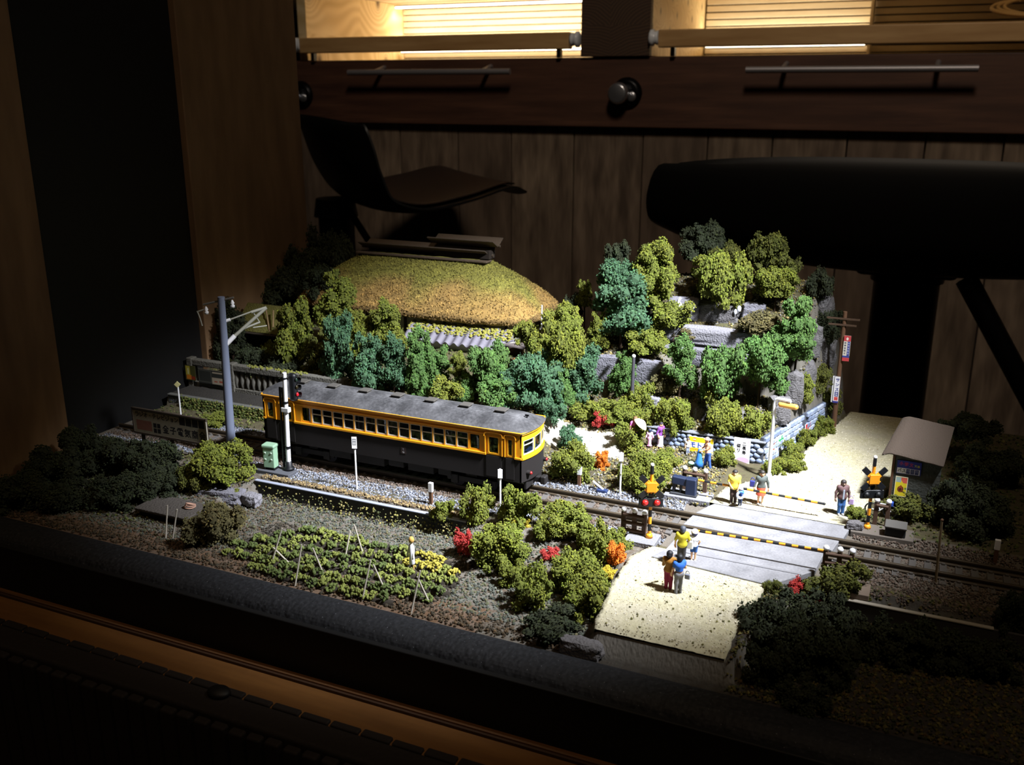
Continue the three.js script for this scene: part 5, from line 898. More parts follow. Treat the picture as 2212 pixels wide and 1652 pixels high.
{ // posters on the balustrade
  printed('poster', 5.6, 6.6, 0.2, sheet(96, 112, (c) => { c.fillStyle = '#4a4a1e'; c.fillRect(0, 0, 96, 112); c.fillStyle = '#b7ab3a'; c.fillRect(6, 4, 40, 70); c.fillStyle = '#d8d9a0'; c.fillRect(22, 20, 12, 46); c.fillStyle = '#cf7c1e'; c.fillRect(10, 72, 46, 34); c.fillStyle = '#8c2f16'; c.fillRect(54, 80, 36, 26); }), 0x333019, null, [-258 + 4.6, 9, 38.6]);
  tag(scene.children.at(-1), 'small yellow and orange poster on the left end of the balustrade', 'poster');
  printed('poster', 17, 6.4, 0.2, sheet(256, 96, (c) => { c.fillStyle = '#2e302c'; c.fillRect(0, 0, 256, 96); c.strokeStyle = '#595a52'; c.lineWidth = 4; c.strokeRect(6, 8, 100, 76); c.fillStyle = '#a89c88'; c.fillRect(112, 48, 142, 44); c.fillRect(118, 10, 120, 10); c.fillStyle = '#a0503c'; c.fillRect(170, 66, 64, 12); c.fillRect(130, 70, 26, 8); }), 0x6a6458, null, [-240.6, 8.4, 38.6]);
  tag(scene.children.at(-1), 'dim wide notice board with a pale lower strip on the balustrade', 'poster');
}
{ // sundries on the track side
  const o = thing('point_lever', 'white handled point lever with a dark blue foot on the ballast', 'lever', -55.6, -1.6, 12.4);
  part('foot', bx(-1.6, 2, 0, 1.1, -1.1, 0.7, 0.3), mat(0x22335c, 0.5), o); part('handle', bar([0.6, 0.9, 0], [-3.4, 3, 0.8], 0.42), white, o);
  const q = thing('telegraph_pole', 'dark slim telegraph pole with a white cap in the middle of the slope', 'pole', -62.3, 7, 65.4);
  part('shaft', bar([0, -1, 0], [0.2, 24.2, 0], 0.85, 0.62, 12), mat(0x3c3a42, 0.75), q); part('cap', ball(0.2, 24.4, 0, 0.75), white, q);
}
{ // wooden utility pole with two advertising plates
  const o = thing('utility_pole', 'brown wooden utility pole with two upright advertising plates at the back of the road', 'pole', 8, -1, 106.8);
  part('shaft', bar([0, -0.5, 0], [0, 47.4, 0], 1, 0.75, 12), rust, o);
  part('cross_arm', bx(-6.4, 5.6, 44.4, 45, -1, -0.4), mat(0x4a3626, 0.8), o); part('cross_arm', bx(-5.6, 4.6, 42, 42.6, -1, -0.4), mat(0x4a3626, 0.8), o);
  printed('advert_plate', 2.5, 10, 0.3, sheet(80, 320, (c) => { c.fillStyle = '#ded9cc'; c.fillRect(0, 0, 80, 320); c.fillStyle = '#c8434a'; c.fillRect(0, 0, 80, 70); c.fillRect(0, 274, 80, 46); c.fillStyle = '#f0e8e0'; c.beginPath(); c.moveTo(40, 18); c.lineTo(58, 40); c.lineTo(50, 40); c.lineTo(50, 58); c.lineTo(30, 58); c.lineTo(30, 40); c.lineTo(22, 40); c.fill(); c.fillStyle = '#3a4496'; c.fillRect(46, 72, 30, 204); c.fillRect(0, 252, 80, 24); [...'田学合所文'].forEach((g, i) => { glyph(c, g, 8, 80 + i * 33, 24, '#28304e', 4); glyph(c, g, 50, 84 + i * 32, 20, '#c8cce4', 3); }); }), 0xbdb6a4, o, [1.9, 33.4, -1.1]);
  printed('advert_plate', 2, 10.6, 0.3, sheet(64, 340, (c) => { c.fillStyle = '#e9e9ef'; c.fillRect(0, 0, 64, 340); [...'サンス'].forEach((g, i) => glyph(c, g, 14, 18 + i * 62, 44, '#26307e', 8)); c.fillStyle = '#26307e'; c.fillRect(14, 196, 42, 60); c.fillStyle = '#e9e9ef'; c.fillRect(24, 208, 22, 12); c.fillRect(24, 232, 22, 12); c.fillStyle = '#cf4a48'; c.fillRect(12, 262, 44, 46); c.fillStyle = '#2f2f86'; c.fillRect(0, 316, 64, 24); }), 0xd9d9dd, o, [-0.2, 16.6, -1.2]);
  part('plate_edge', bx(-1.9, -1.5, 11.4, 21.8, -1.2, -0.2), white, o);
}
{ // street lamp
  const o = thing('street_lamp', 'white street lamp with a bent arm and an amber tube head beside the road', 'lamp', -6.3, -0.3, 44.4);
  part('pole', tube([[0, -0.5, 0], [0, 10, 0], [0, 24, 0], [0, 27.4, -0.05], [0.7, 28.6, -0.3], [2.4, 28.8, -0.8], [5.4, 28.8, -1.6]], 0.6, 60, 10), mat(0xdfe2ee, 0.5), o); part('foot', lathe([[0, 0], [1.2, 0], [1.1, 0.8], [0.8, 1.6], [0, 1.6]], 14), mat(0xdfe2ee, 0.5), o);
  part('lamp_head', new THREE.CapsuleGeometry(0.95, 5, 6, 16).rotateZ(Math.PI / 2).rotateY(-0.2).translate(4.6, 27.1, 1.4), mat(0xe3a24c, 0.4), o); part('holder', bar([4, 28.6, -1.2], [4.2, 27.6, -1.2], 0.3), white, o);
}
// crossing warning signals: striped post, crossed boards, lamp board
function stripedBar(o, name, a, b, r, n, first = 0) { // alternating bands, each a part
  for (let k = 0; k < n; k++) { const f = k / n, g = (k + 1) / n, p = q => a.map((x, i) => mix(x, b[i], q)); part(name, bar(p(f), p(g), r, r, 12), (k + first) % 2 ? amber : black, o); }
}
function crossingSignal(label, s, t, y, face, lit) {
  const o = thing('crossing_signal', label, 'signal', s, y, t, face);
  stripedBar(o, 'post_band', [0, 0, 0], [0, 13.6, 0], 0.52, 6, 1); part('base', lathe([[0, 0], [1.1, 0], [1, 0.9], [0.7, 1.4], [0, 1.4]], 14), amber, o);
  part('post_top', bar([0, 13.6, 0], [0, 20.4, 0], 0.52), amber, o); part('finial', bar([0, 20.4, 0], [0, 23.2, 0], 0.56), black, o); part('finial_cap', ball(0, 23.2, 0, 0.6), white, o);
  for (const k of [-1, 1]) { const arm = thing0('cross_board', o); arm.position.set(0, 16.6 * MM, 0.7 * MM + (k > 0 ? 0.3 * MM : 0)); arm.rotation.z = k * 0.78; const inner = part('amber_middle', bx(-2.2, 2.2, -0.85, 0.85, -0.2, 0.2, 0.1), amber, arm); for (const e of [-1, 1]) part('black_tip', bx(e * 2.2, e * 4.7, -0.85, 0.85, -0.2, 0.2, 0.1), black, arm); }
  part('hub_plate', bx(-1.5, 1.5, 15.1, 18.1, -1.5, -1.1, 0.15).translate(0, 0, 0), amber, o);
  part('lamp_board', bx(-3.6, 3.6, 10.2, 13, -0.9, -0.2, 0.3), black, o);
  for (const k of [-1, 1]) { part('lamp', lathe([[0, 0.9], [0.7, 0.7], [1.05, 0], [0, 0]], 20).rotateX(Math.PI / 2).translate(k * 1.75, 11.6, 0.85), lit ? redLens : black, o); part('lamp_ring', new THREE.TorusGeometry(1.12, 0.12, 6, 20).translate(k * 1.75, 11.6, 0.9), black, o); }
  part('bell', [bx(-0.8, 0.8, 13.2, 14.4, -0.6, 0.8, 0.3)], black, o); return o;
}
function thing0(name, parent) { const g = new THREE.Group(); g.name = name; parent.add(g); return g; }
crossingSignal('yellow and black crossing signal with two red lamps before the rails', -30.8, -16.4, -0.4, 0.38, true);
crossingSignal('dim yellow and black crossing signal seen from behind beside the bus shelter', 28, 16, -0.2, 0.45, false);
// gate arms
function gateArm(label, a, b, n, first) { const o = thing('gate_arm', label, 'barrier', a[0], a[1], a[2]); const d = b.map((x, i) => x - a[i]); stripedBar(o, 'band', [0, 0, 0], d, 0.38, n, first); part('tip', ball(...d, 0.44), black, o); return o; }
gateArm('near yellow and black striped barrier arm across the road', [20.7, 6.1, -17.4], [-17.4, 4.8, -17], 22, 0);
gateArm('far yellow and black striped barrier arm across the road', [-24.6, 5.9, 18], [14.8, 4.7, 18], 20, 1);
{ // barrier machine and its slab
  tag(part('concrete_slab', V(bx(-7.6, 7.6, -1, 0.9, -4, 4, 0.2), 30), slabGrey, null, [-27.6, -0.6, 18.6]), 'pale concrete slab under the dark barrier machine', 'slab');
  const o = thing('barrier_machine', 'dark blue barrier machine at the foot of the far gate arm', 'machine', -28, 0.4, 17.6); const nb = mat(0x1c2740, 0.5);
  part('counterweight', bx(-5.4, 0.8, 3, 5.8, -1.2, 1.2, 0.5).rotateZ(-0.06), nb, o); part('stand', bx(-0.4, 3, -0.3, 5.9, -1.5, 1.5, 0.35), nb, o); part('leg', [bx(-4.8, -4, 0, 3.4, -0.8, 0.8), bx(-2.4, -1.8, 0, 3.2, -0.8, 0.8)], black, o); part('foot', bx(-5.4, 3.4, -0.2, 0.5, -1.7, 1.7, 0.2), mat(0x2a2c30, 0.7), o);
  tag(part('concrete_slab', V(bx(-9, 8.6, -1, 0.7, -3.8, 4.2, 0.2), 30), mat(0x5f5850, 0.85), null, [32.6, -0.7, 15.6]), 'concrete slab under the dark control box beside the far signal', 'slab');
  const c = thing('control_box', 'dark control box with a sloping lid near the bus shelter', 'box', 36, 0, 14.6); part('case', bx(-2.9, 2.9, 0, 3.4, -1.8, 1.8, 0.3), mat(0x15171b, 0.6), c); part('lid', bx(-3.1, 3.1, 3.2, 3.9, -2, 2, 0.25).rotateX(0.2), mat(0x55534f, 0.7), c);
  tag(part('rock', rockGeo(4.4, 3, 3, 9, 3, 0.2), rockMats[1], null, [24.6, 0.6, 14.4]), 'dark stone at the road edge left of the far signal', 'rock');
  tag(part('concrete_slab', V(bx(-4.4, 5, -1, 0.6, -5, 3, 0.2), 30), slabGrey, null, [-33, -1, -16]), 'concrete slab under the near crossing signal', 'slab');
  tag(part('concrete_slab', V(bx(-3, 6, -1, 0.6, -5, 2, 0.2), 30), mat(0x75675a, 0.85), null, [26, -1.2, -21]), 'brown concrete slab behind the dim shrub at the near gate end', 'slab');
}
// white-capped fences of old sleepers
function cappedFence(label, posts, y, h, rails = 2) {
  const o = thing('fence', label, 'fence', posts[0][0], y, posts[0][1]); const wood = mat(0x4a3526, 0.8), L = posts.map(p => [p[0] - posts[0][0], p[1] - posts[0][1]]);
  for (const [s, t] of L) { const p = part('post', bx(s - 0.65, s + 0.65, -0.6, h, t - 0.65, t + 0.65, 0.12), wood, o); part('white_cap', ball(s, h + 0.55, t, 0.85, 12, 10), white, p); }
  const a = L[0], b = L[L.length - 1]; for (let k = 0; k < rails; k++) { const yy = h * (0.88 - k * 0.32); part('rail', bar([a[0], yy, a[1] - 0.5], [b[0], yy - 0.1, b[1] - 0.5], 0.55, 0.55, 6), wood, o); }
}
cappedFence('brown fence of three white-capped posts left of the near crossing signal', [[-39.2, -15.2], [-35.9, -15], [-32.8, -15]], -1.4, 7.6, 3);
cappedFence('brown fence of three white-capped posts behind the barrier machine', [[-30.2, 22], [-26.8, 22], [-23.2, 22]], -0.4, 7.6, 1);
cappedFence('dark fence of three white-capped posts at the near gate end', [[19.6, -19], [23.2, -18.6], [26.3, -18.2]], -0.8, 8, 2);
cappedFence('dark fence of two white-capped posts right of the far crossing signal', [[29.8, 20], [33.2, 20]], -0.6, 8, 1);
{ const o = thing('bicycle', 'small white and blue bicycle leaning beside the bus shelter', 'bicycle', 31, -0.4, 27); const R = x => new THREE.TorusGeometry(2, 0.22, 6, 24).translate(x, 2.2, 0); part('wheel', R(-2.7), black, o); part('wheel', R(2.7), black, o); part('frame', [bar([-2.7, 2.2, 0], [-0.4, 2, 0], 0.22), bar([-0.4, 2, 0], [-1, 4.6, 0], 0.22), bar([-1, 4.4, 0], [2, 4.4, 0], 0.22), bar([-0.4, 2, 0], [2, 4.4, 0], 0.22), bar([2.7, 2.2, 0], [1.8, 5.6, 0], 0.22)], mat(0xd4d6da, 0.5), o); part('handlebar', bar([1.8, 5.6, -1.3], [1.8, 5.6, 1.3], 0.2), white, o); part('saddle', bx(-1.8, -0.4, 4.6, 5, -0.4, 0.4, 0.15), black, o); part('basket', bx(1.8, 3.4, 4.2, 5.6, -0.8, 0.8, 0.2), mat(0x2a4fb0, 0.5), o); }
// posters on the stone walls
{
  printed('poster', 8.9, 5.6, 0.3, sheet(356, 224, (c, w, h) => { c.fillStyle = '#f0f0ee'; c.fillRect(0, 0, w, h); c.fillStyle = '#f4cf1c'; c.fillRect(0, 0, w, 78); c.fillRect(0, 164, 150, 60); c.fillRect(150, 196, 206, 28); c.fillStyle = '#e0822c'; c.beginPath(); c.arc(80, 38, 26, 0, 7); c.fill(); c.fillStyle = '#f6f2e0'; c.fillRect(60, 31, 40, 14); [...'モトリ'].forEach((g, i) => glyph(c, g, 14 + i * 96, 80, 84, '#1c3f9c', 15)); [...'田所'].forEach((g, i) => glyph(c, g, 160 + i * 48, 168, 40, '#2b3a1c', 6)); c.fillStyle = '#d9772a'; for (let i = 0; i < 5; i++) c.fillRect(16 + i * 26, 184, 18, 18); }), 0xd8d8d8, null, [-32.6, 3.9, 55.4]); tag(scene.children.at(-1), 'yellow and white advertising board with blue lettering on the cobble wall', 'poster');
  printed('poster', 5.8, 9.6, 0.3, sheet(232, 384, (c, w, h) => { c.fillStyle = '#f1eef0'; c.fillRect(0, 0, w, h); c.fillStyle = 'rgba(176,132,196,.55)'; c.beginPath(); c.ellipse(140, 330, 90, 44, 0, 0, 7); c.fill(); [...'二長寿'].forEach((g, i) => glyph(c, g, 118, 52 + i * 66, 58, '#17171c', 10)); [...'祭り'].forEach((g, i) => glyph(c, g, 40, 92 + i * 66, 58, '#17171c', 10)); [...'文小'].forEach((g, i) => glyph(c, g, 190, 34 + i * 52, 32, '#d98aa0', 4)); }), 0xdadada, null, [-17.8, 4.2, 54.6]); tag(scene.children.at(-1), 'white festival poster with black lettering at the corner of the cobble wall', 'poster');
  const dir = Math.atan2(1, 0.28), on = (t, out) => [wallLine(t) + out, t]; // signs on the block wall face the road
  const side = (name, label, t, y, w, h, draw) => { const [s] = on(t, 0.85); printed(name, w, h, 0.25, sheet(128, Math.round(128 * h / w), draw), 0xe6e6e6, null, [s, y, t], dir); tag(scene.children.at(-1), label, 'sign'); };
  side('wall_sign', 'orange sign on the block wall just left of the street lamp', 62.4, 3.1, 5, 6.2, (c, w, h) => { c.fillStyle = '#f0efec'; c.fillRect(0, 0, w, h); c.fillStyle = '#c85a2c'; c.fillRect(8, 8, w - 16, h * 0.52); c.fillStyle = '#7a7266'; c.fillRect(8, h * 0.66, w - 16, h * 0.28); [...'田所'].forEach((g, i) => glyph(c, g, 14 + i * 54, 20, 46, '#5c2a18', 7)); });
  side('wall_sign', 'green and white sign on the block wall right of the street lamp', 69.5, 3.9, 5, 6.2, (c, w, h) => { c.fillStyle = '#f2f3ee'; c.fillRect(0, 0, w, h); c.fillStyle = '#2f9a54'; c.fillRect(8, 8, w - 16, h * 0.36); c.fillStyle = '#6c7a62'; c.fillRect(8, h * 0.52, w - 16, h * 0.26); });
  side('wall_sign', 'red sign in the gap of the block wall', 92.5, 2.6, 5, 4.6, (c, w, h) => { c.fillStyle = '#b8242e'; c.fillRect(0, 0, w, h); c.fillStyle = '#e9dcd8'; c.fillRect(0, 0, 10, h); [...'合文'].forEach((g, i) => glyph(c, g, 22 + i * 50, 34, 44, '#e2b0b0', 5)); });
}
{ // bean poles crossed in the field, and a scarecrow
  const sticks = (label, list) => { const o = thing('bean_poles', label, 'poles', list[0][0][0], -8.2, list[0][0][2]); for (const [a, b] of list) part('stick', bar([a[0] - list[0][0][0], a[1], a[2] - list[0][0][2]], [b[0] - list[0][0][0], b[1], b[2] - list[0][0][2]], 0.28, 0.24), mat(0xb7b0a2, 0.8), o); };
  const pole = (s, t, dx, h, s2, t2, h2) => [[[s, -0.4, t], [s + dx, h, t + 2.4]], [[s2, -0.4, t2], [s2 - dx * 1.3, h2, t2 - 2]]];
  sticks('crossed pale bean poles at the left end of the crop rows', pole(-132, -66, 3.6, 12.4, -127.2, -62, 5.6));
  sticks('pair of bean poles near the rim in the left half of the crop rows', pole(-118.4, -72.4, 1.6, 12.4, -114, -64, 9.6));
  sticks('crossed white bean poles in the middle of the crop rows', pole(-113.6, -54.6, 1.2, 9.6, -110.4, -48.6, 11));
  sticks('pair of bean poles near the rim in the middle of the crop rows', pole(-96.4, -71.8, 2, 12, -92.8, -64.6, 9));
  sticks('pair of bean poles near the rim at the right of the crop rows', pole(-80.6, -72.2, 2, 12.4, -78.6, -65, 8.6));
  sticks('two upright bean poles beside the stone cistern', [[[-173.6, -0.4, -64.4], [-172.6, 11.2, -63]], [[-171.6, -0.4, -63.6], [-168.8, 10.6, -63]]]);
  const o = thing('scarecrow', 'scarecrow with a round straw head and white coat in the crop rows', 'scarecrow', -92.4, -8.2, -50.6);
  part('stake', bar([0.5, -0.4, 0], [0, 9, 0], 0.3), mat(0xb79a5c, 0.8), o); part('head', new THREE.SphereGeometry(1, 16, 12).scale(0.85, 1.05, 0.85).translate(0, 10, 0), mat(0xc09a4e, 0.8), o); part('coat', [lathe([[0, 2.2], [0.9, 2.4], [0.75, 5], [0.9, 7.4], [0.35, 8.8], [0, 8.8]], 12), bar([-0.4, 8.2, 0], [-1.7, 4.6, 0.2], 0.42, 0.3), bar([0.4, 8.2, 0], [0.7, 4.4, -0.4], 0.42, 0.3)], mat(0xe4e4ea, 0.8), o);
  const p = thing('white_pole', 'thin white pole standing by the right end of the thatched roof', 'pole', -105.8, 20, 80); part('rod', bar([0, -1, 0], [0.3, 24, 0], 0.3), white, p);
}
// ---------------------------------------------------------------- people: posed figures 12 mm tall
const FIG = 1000 / 150 / 1000 * 1000; // mm of the model per metre of the person
function field(bones, cut) {
  return (x, y, z) => { let acc = 0; const k = 58; for (const b of bones) { const [ax, ay, az, bx_, by, bz, ra, rb] = b; const dx = bx_ - ax, dy = by - ay, dz = bz - az, L = dx * dx + dy * dy + dz * dz; const h = L ? clamp(((x - ax) * dx + (y - ay) * dy + (z - az) * dz) / L, 0, 1) : 0; const d = Math.hypot(x - ax - dx * h, y - ay - dy * h, z - az - dz * h) - mix(ra, rb, h); acc += Math.exp(-k * d); } let d = -Math.log(acc + 1e-30) / k; return cut ? Math.max(d, cut(x, y, z)) : d; };
}
function march(f, lo, hi, res) {
  const mc = new MarchingCubes(res, marchMat, false, false, 60000); mc.isolation = 0; mc.reset(); const h = res / 2;
  const P = (i, a) => mix(lo[a], hi[a], 0.5 + (i - h) / h * 0.5);
  for (let z = 0; z < res; z++) for (let y = 0; y < res; y++) for (let x = 0; x < res; x++) mc.field[x + y * res + z * res * res] = -f(P(x, 0), P(y, 1), P(z, 2));
  mc.update(); const n = mc.count, p = new Float32Array(mc.positionArray.slice(0, n * 3));
  for (let i = 0; i < n; i++) for (let a = 0; a < 3; a++) p[i * 3 + a] = mix(lo[a], hi[a], 0.5 + p[i * 3 + a] * 0.5);
  let g = new THREE.BufferGeometry(); g.setAttribute('position', new THREE.BufferAttribute(p, 3)); g = mergeVertices(g, 1e-4); g.computeVertexNormals(); return g;
}
const marchMat = mat(0xffffff), skin = mat(0xd9a77c, 0.6), dotMat = mat(0x1a1412, 0.5);
// facing +z (towards the viewer) at turn 0; right hand of the person is -x
function person(label, s, y, t, turn, o = {}) {
  const k = o.scale || 1, child = o.child, root = thing('person', label, 'person', s, y, t, turn);
  const B = (a, b, ra, rb = ra) => [...a, ...b, ra, rb];
  const lean = o.lean || 0, hip = [0, 0.9, 0], chest = [0, 1.28, lean * 0.6], neck = [0, 1.44, lean * 0.8], head = [0, child ? 1.6 : 1.585, 0.012 + lean], hr = child ? 0.15 : 0.118;
  const st = o.stance ?? 0.09, step = o.step || 0, feet = [[-st, 0.06, step], [st, 0.06, -step]], knees = [[-st * 1.02, 0.5, step * 0.5 + 0.02], [st * 1.02, 0.5, -step * 0.5 + 0.02]], hips = [[-0.09, 0.88, 0], [0.09, 0.88, 0]];
  const sh = [[-0.185, 1.38, lean * 0.75], [0.185, 1.38, lean * 0.75]];
  const el = o.elbows || [[-0.27, 1.12, -0.02], [0.27, 1.12, -0.02]], ha = o.hands || [[-0.27, 0.87, 0.07], [0.27, 0.87, 0.07]];
  const legs = [0, 1].flatMap(i => [B(hips[i], knees[i], 0.085, 0.06), B(knees[i], feet[i], 0.058, 0.042), B([feet[i][0], 0.035, feet[i][2] - 0.03], [feet[i][0] * 1.1, 0.03, feet[i][2] + 0.12], 0.042, 0.036)]);
  const torso = [B(hip, chest, 0.13, 0.14), B([-0.07, 1.28, lean * 0.6], [0.07, 1.28, lean * 0.6], 0.135), B(sh[0], sh[1], 0.075), B([-0.06, 0.92, 0], [0.06, 0.92, 0], 0.13)];
  const arms = [0, 1].flatMap(i => [B(sh[i], el[i], 0.058, 0.045), B(el[i], ha[i], 0.043, 0.034)]);
  const headB = [B(neck, head, 0.052), B([0, head[1] - 0.03, head[2]], [0, head[1] + 0.03, head[2] - 0.012], hr * 0.88, hr * 0.95), B([0, head[1] - hr * 0.75, head[2] + hr * 0.3], [0, head[1] - hr * 0.3, head[2] + hr * 0.2], hr * 0.42, hr * 0.5), B([0, head[1] - 0.01, head[2] + hr * 0.9], [0, head[1] - hr * 0.25, head[2] + hr * 1.12], 0.016, 0.02), ...[-1, 1].map(e => B([e * hr * 0.97, head[1] + 0.02, head[2]], [e * hr * 0.99, head[1] - 0.04, head[2]], 0.02))];
  const hands = [0, 1].flatMap(i => { const d = new THREE.Vector3(ha[i][0] - el[i][0], ha[i][1] - el[i][1], ha[i][2] - el[i][2]).normalize(), a = new THREE.Vector3(0, 0, 1).addScaledVector(d, -d.z).normalize(), c = d.clone().cross(a), q = (u, v, w) => [ha[i][0] + d.x * u + a.x * v + c.x * w, ha[i][1] + d.y * u + a.y * v + c.y * w, ha[i][2] + d.z * u + a.z * v + c.z * w], inn = i ? 1 : -1;
    return [B(q(0, 0, 0), q(0.06, 0, 0), 0.036, 0.036), ...[-0.036, -0.012, 0.012, 0.035].flatMap((v, n) => { const l = [0.05, 0.062, 0.058, 0.042][n]; return [B(q(0.07, v, 0), q(0.07 + l, v * 1.15, inn * 0.012), 0.0105), B(q(0.07 + l, v * 1.15, inn * 0.012), q(0.08 + l * 1.5, v * 1.15, inn * 0.045), 0.0095, 0.008)]; }), B(q(0.02, 0.03, 0), q(0.075, 0.072, inn * 0.02), 0.013, 0.01)]; });
  const lo = [-0.62, -0.04, -0.5], hi = [0.62, 1.86, 0.5], fig = (name, g, m, parent = root) => part(name, g.scale(FIG * k, FIG * k * (o.tall || 1), FIG * k), m, parent);
  const fine = (f, c, r, res) => march(f, c.map(x => x - r), c.map(x => x + r), res);
  const bodyG = march(field([...legs, ...torso.map(b => [...b.slice(0, 6), b[6] * 0.92, b[7] * 0.92]), ...arms, ...headB]), lo, hi, 60);
  const headG = fine(field(headB), head, hr * 1.7, 34), handG = ha.map((h, i) => fine(field(hands.slice(i * 10, i * 10 + 10)), [h[0], h[1], h[2]], 0.2, 30));
  const body = fig('body', join([bodyG, headG, ...handG]), o.skin || skin);
  const cloth = (name, bones, m, cut, res = 52) => fig(name, march(field(bones, cut), lo, hi, res), m, body);
  const grow = (b, d) => [...b.slice(0, 6), b[6] + d, b[7] + d];
  const sleeve = o.sleeve ?? 1; // 0.5 short, 1 upper arm, 2 whole arm
  const armB = [0, 1].flatMap(i => { const m = sleeve >= 2 ? [B(sh[i], el[i], 0.075, 0.064), B(el[i], ha[i], 0.06, 0.05)] : [B(sh[i], [0, 1, 2].map(q => mix(sh[i][q], el[i][q], sleeve * 0.85)), 0.076, 0.066)]; return m; });
  const hem = o.hem ?? 0.86; cloth('top', [...torso.map(b => grow(b, o.loose ?? 0.022)), ...armB, B([0, 1.36, lean * 0.7], [0, 1.41, lean * 0.78], 0.085)], mat(o.top || 0x888888, 0.75), (x, yy) => hem - yy);
  if (o.skirt) { const len = o.skirtLen ?? 0.5; cloth('skirt', [B([0, 0.98, 0], [0, len, 0], 0.15, o.flare ?? 0.22), B([-0.08, 0.86, 0], [0.08, 0.86, 0], 0.14), B([-0.09, len, 0], [0.09, len, 0], 0.14)], mat(o.skirt, 0.8), (x, yy) => Math.max(yy - 0.99, len - yy)); }
  else cloth('trousers', [...legs.filter((_, i) => i % 3 !== 2).map(b => grow(b, 0.026)), B([-0.07, 0.9, 0], [0.07, 0.9, 0], 0.145)], mat(o.trousers || 0x333333, 0.8), (x, yy) => Math.max(yy - 1.0, (o.cuff ?? 0.06) - yy));
  cloth('shoes', [0, 1].map(i => B([feet[i][0], 0.045, feet[i][2] - 0.035], [feet[i][0] * 1.1, 0.035, feet[i][2] + 0.13], 0.055, 0.046)), mat(o.shoes || 0x22222a, 0.6), (x, yy) => -0.005 - yy);
  const hz = head[2], hy = head[1];
  const hairB = [B([0, hy + 0.04, hz - 0.012], [0, hy - 0.02, hz - 0.03], hr * 1.13, hr * 1.06)]; if (o.longHair) hairB.push(B([0, hy, hz - 0.07], [0, hy - o.longHair, hz - 0.1 - lean * 0.3], hr * 0.8, hr * 0.6));
  const hairG = fine(field(hairB, (x, yy, z) => z - hz - 0.01 - 0.14 * ss(0.03, 0.07, yy - hy)), [0, hy - (o.longHair || 0) * 0.4, hz - 0.03], 0.2 + (o.longHair || 0) * 0.6, 40);
  if (o.hair !== null) fig('hair', hairG, mat(o.hair ?? 0x1d1a1b, 0.6), body);
  if (o.cap) { fig('cap', mergeGeometries([new THREE.SphereGeometry(hr * 1.27, 18, 10, 0, 6.3, 0, 1.55).toNonIndexed().translate(0, hy + 0.025, hz), new THREE.CylinderGeometry(hr * 1.16, hr * 1.16, 0.025, 18).toNonIndexed().scale(1, 1, 0.9).translate(0, hy + 0.045, hz + (o.brim ?? 0.06))]), mat(o.cap, 0.7), body); }
  for (const e of [-1, 1]) fig('eye', new THREE.SphereGeometry(0.014, 8, 6).translate(e * hr * 0.36, hy + 0.005, hz + hr * 0.93), dotMat, body);
  if (o.shirt) fig('shirt_front', new RoundedBoxGeometry(0.09, 0.5, 0.06, 2, 0.02).translate(0, 1.08, 0.162), mat(o.shirt, 0.7), body);
  return root;
}
const bag = (name, label, color, s, y, t, w = 1.5, h = 1.6, d = 0.7, strap = 1.6) => { const o = thing(name, label, 'bag', s, y, t); part('pouch', new RoundedBoxGeometry(w, h, d, 3, 0.3), mat(color, 0.6), o); part('handle', new THREE.TorusGeometry(w * 0.34, 0.1, 6, 16, Math.PI).scale(1, strap, 1).translate(0, h / 2, 0), mat(color, 0.6), o); return o; };
const LV = 0.415; // turn that faces the viewer's side of the model
person('man in a brown jacket and blue jeans standing right of the far gate', 19.5, 0.1, 22.6, LV, { top: 0x5a4140, trousers: 0x2f5a92, hem: 0.8, sleeve: 2, loose: 0.04, shirt: 0x98a2ae, shoes: 0xd8dae0, elbows: [[-0.3, 1.12, 0], [0.3, 1.12, 0]], hands: [[-0.32, 0.86, 0.05], [0.31, 0.86, 0.05]], hair: 0x2a2422, skin: mat(0x8f7462, 0.6) });
bag('handbag', 'lilac bag in the hand of the man in brown', 0xb49ac8, 22.2, 4.7, 23.2, 1.6, 2.1);
person('adult in a yellow top and dark trousers behind the far gate arm', -12.9, 0, 17.4, LV - 0.2, { top: 0xe8d24a, trousers: 0x3b2a22, sleeve: 1.1, hem: 0.74, loose: 0.05, shoes: 0xd6d6da, elbows: [[-0.28, 1.14, 0.06], [0.25, 1.1, 0.08]], hands: [[-0.16, 0.98, 0.24], [0.2, 0.9, 0.22]], hair: 0x241f1e });
person('small child in dark blue standing before the adult in yellow', -10.5, 0, 16.2, LV, { child: true, scale: 0.56, top: 0x2c5da8, trousers: 0x2d3850, sleeve: 0.6, cap: 0xe8e9ee, brim: 0.08, shoes: 0xdcdce2, hands: [[-0.16, 1.02, 0.3], [0.16, 1.02, 0.3]], elbows: [[-0.27, 1.1, 0.1], [0.27, 1.1, 0.1]] });
{ const o = thing('swim_ring', 'white and blue ring held by the small child at the far gate', 'ring', -10.3, 4.4, 14.9, LV); part('ring', new THREE.TorusGeometry(1.05, 0.4, 10, 24), mat(0xe4e8f0, 0.5), o); part('blue_band', new THREE.TorusGeometry(1.05, 0.42, 10, 10, 1.4).rotateZ(0.6), mat(0x3d74c4, 0.5), o); }
person('woman in a grey cardigan and red skirt behind the far gate arm', -4.9, 0, 20.4, LV, { top: 0x4c5450, skirt: 0xc4553c, skirtLen: 0.5, sleeve: 2, hem: 0.86, shoes: 0xe0e0e4, stance: 0.1, elbows: [[-0.3, 1.14, 0], [0.3, 1.12, 0]], hands: [[-0.34, 0.92, 0.06], [0.34, 0.86, 0.04]], hair: 0x2c2824 });
bag('handbag', 'dark blue bag carried by the woman in the red skirt', 0x2c3484, -7.6, 7, 19.4, 1.7, 2.2);
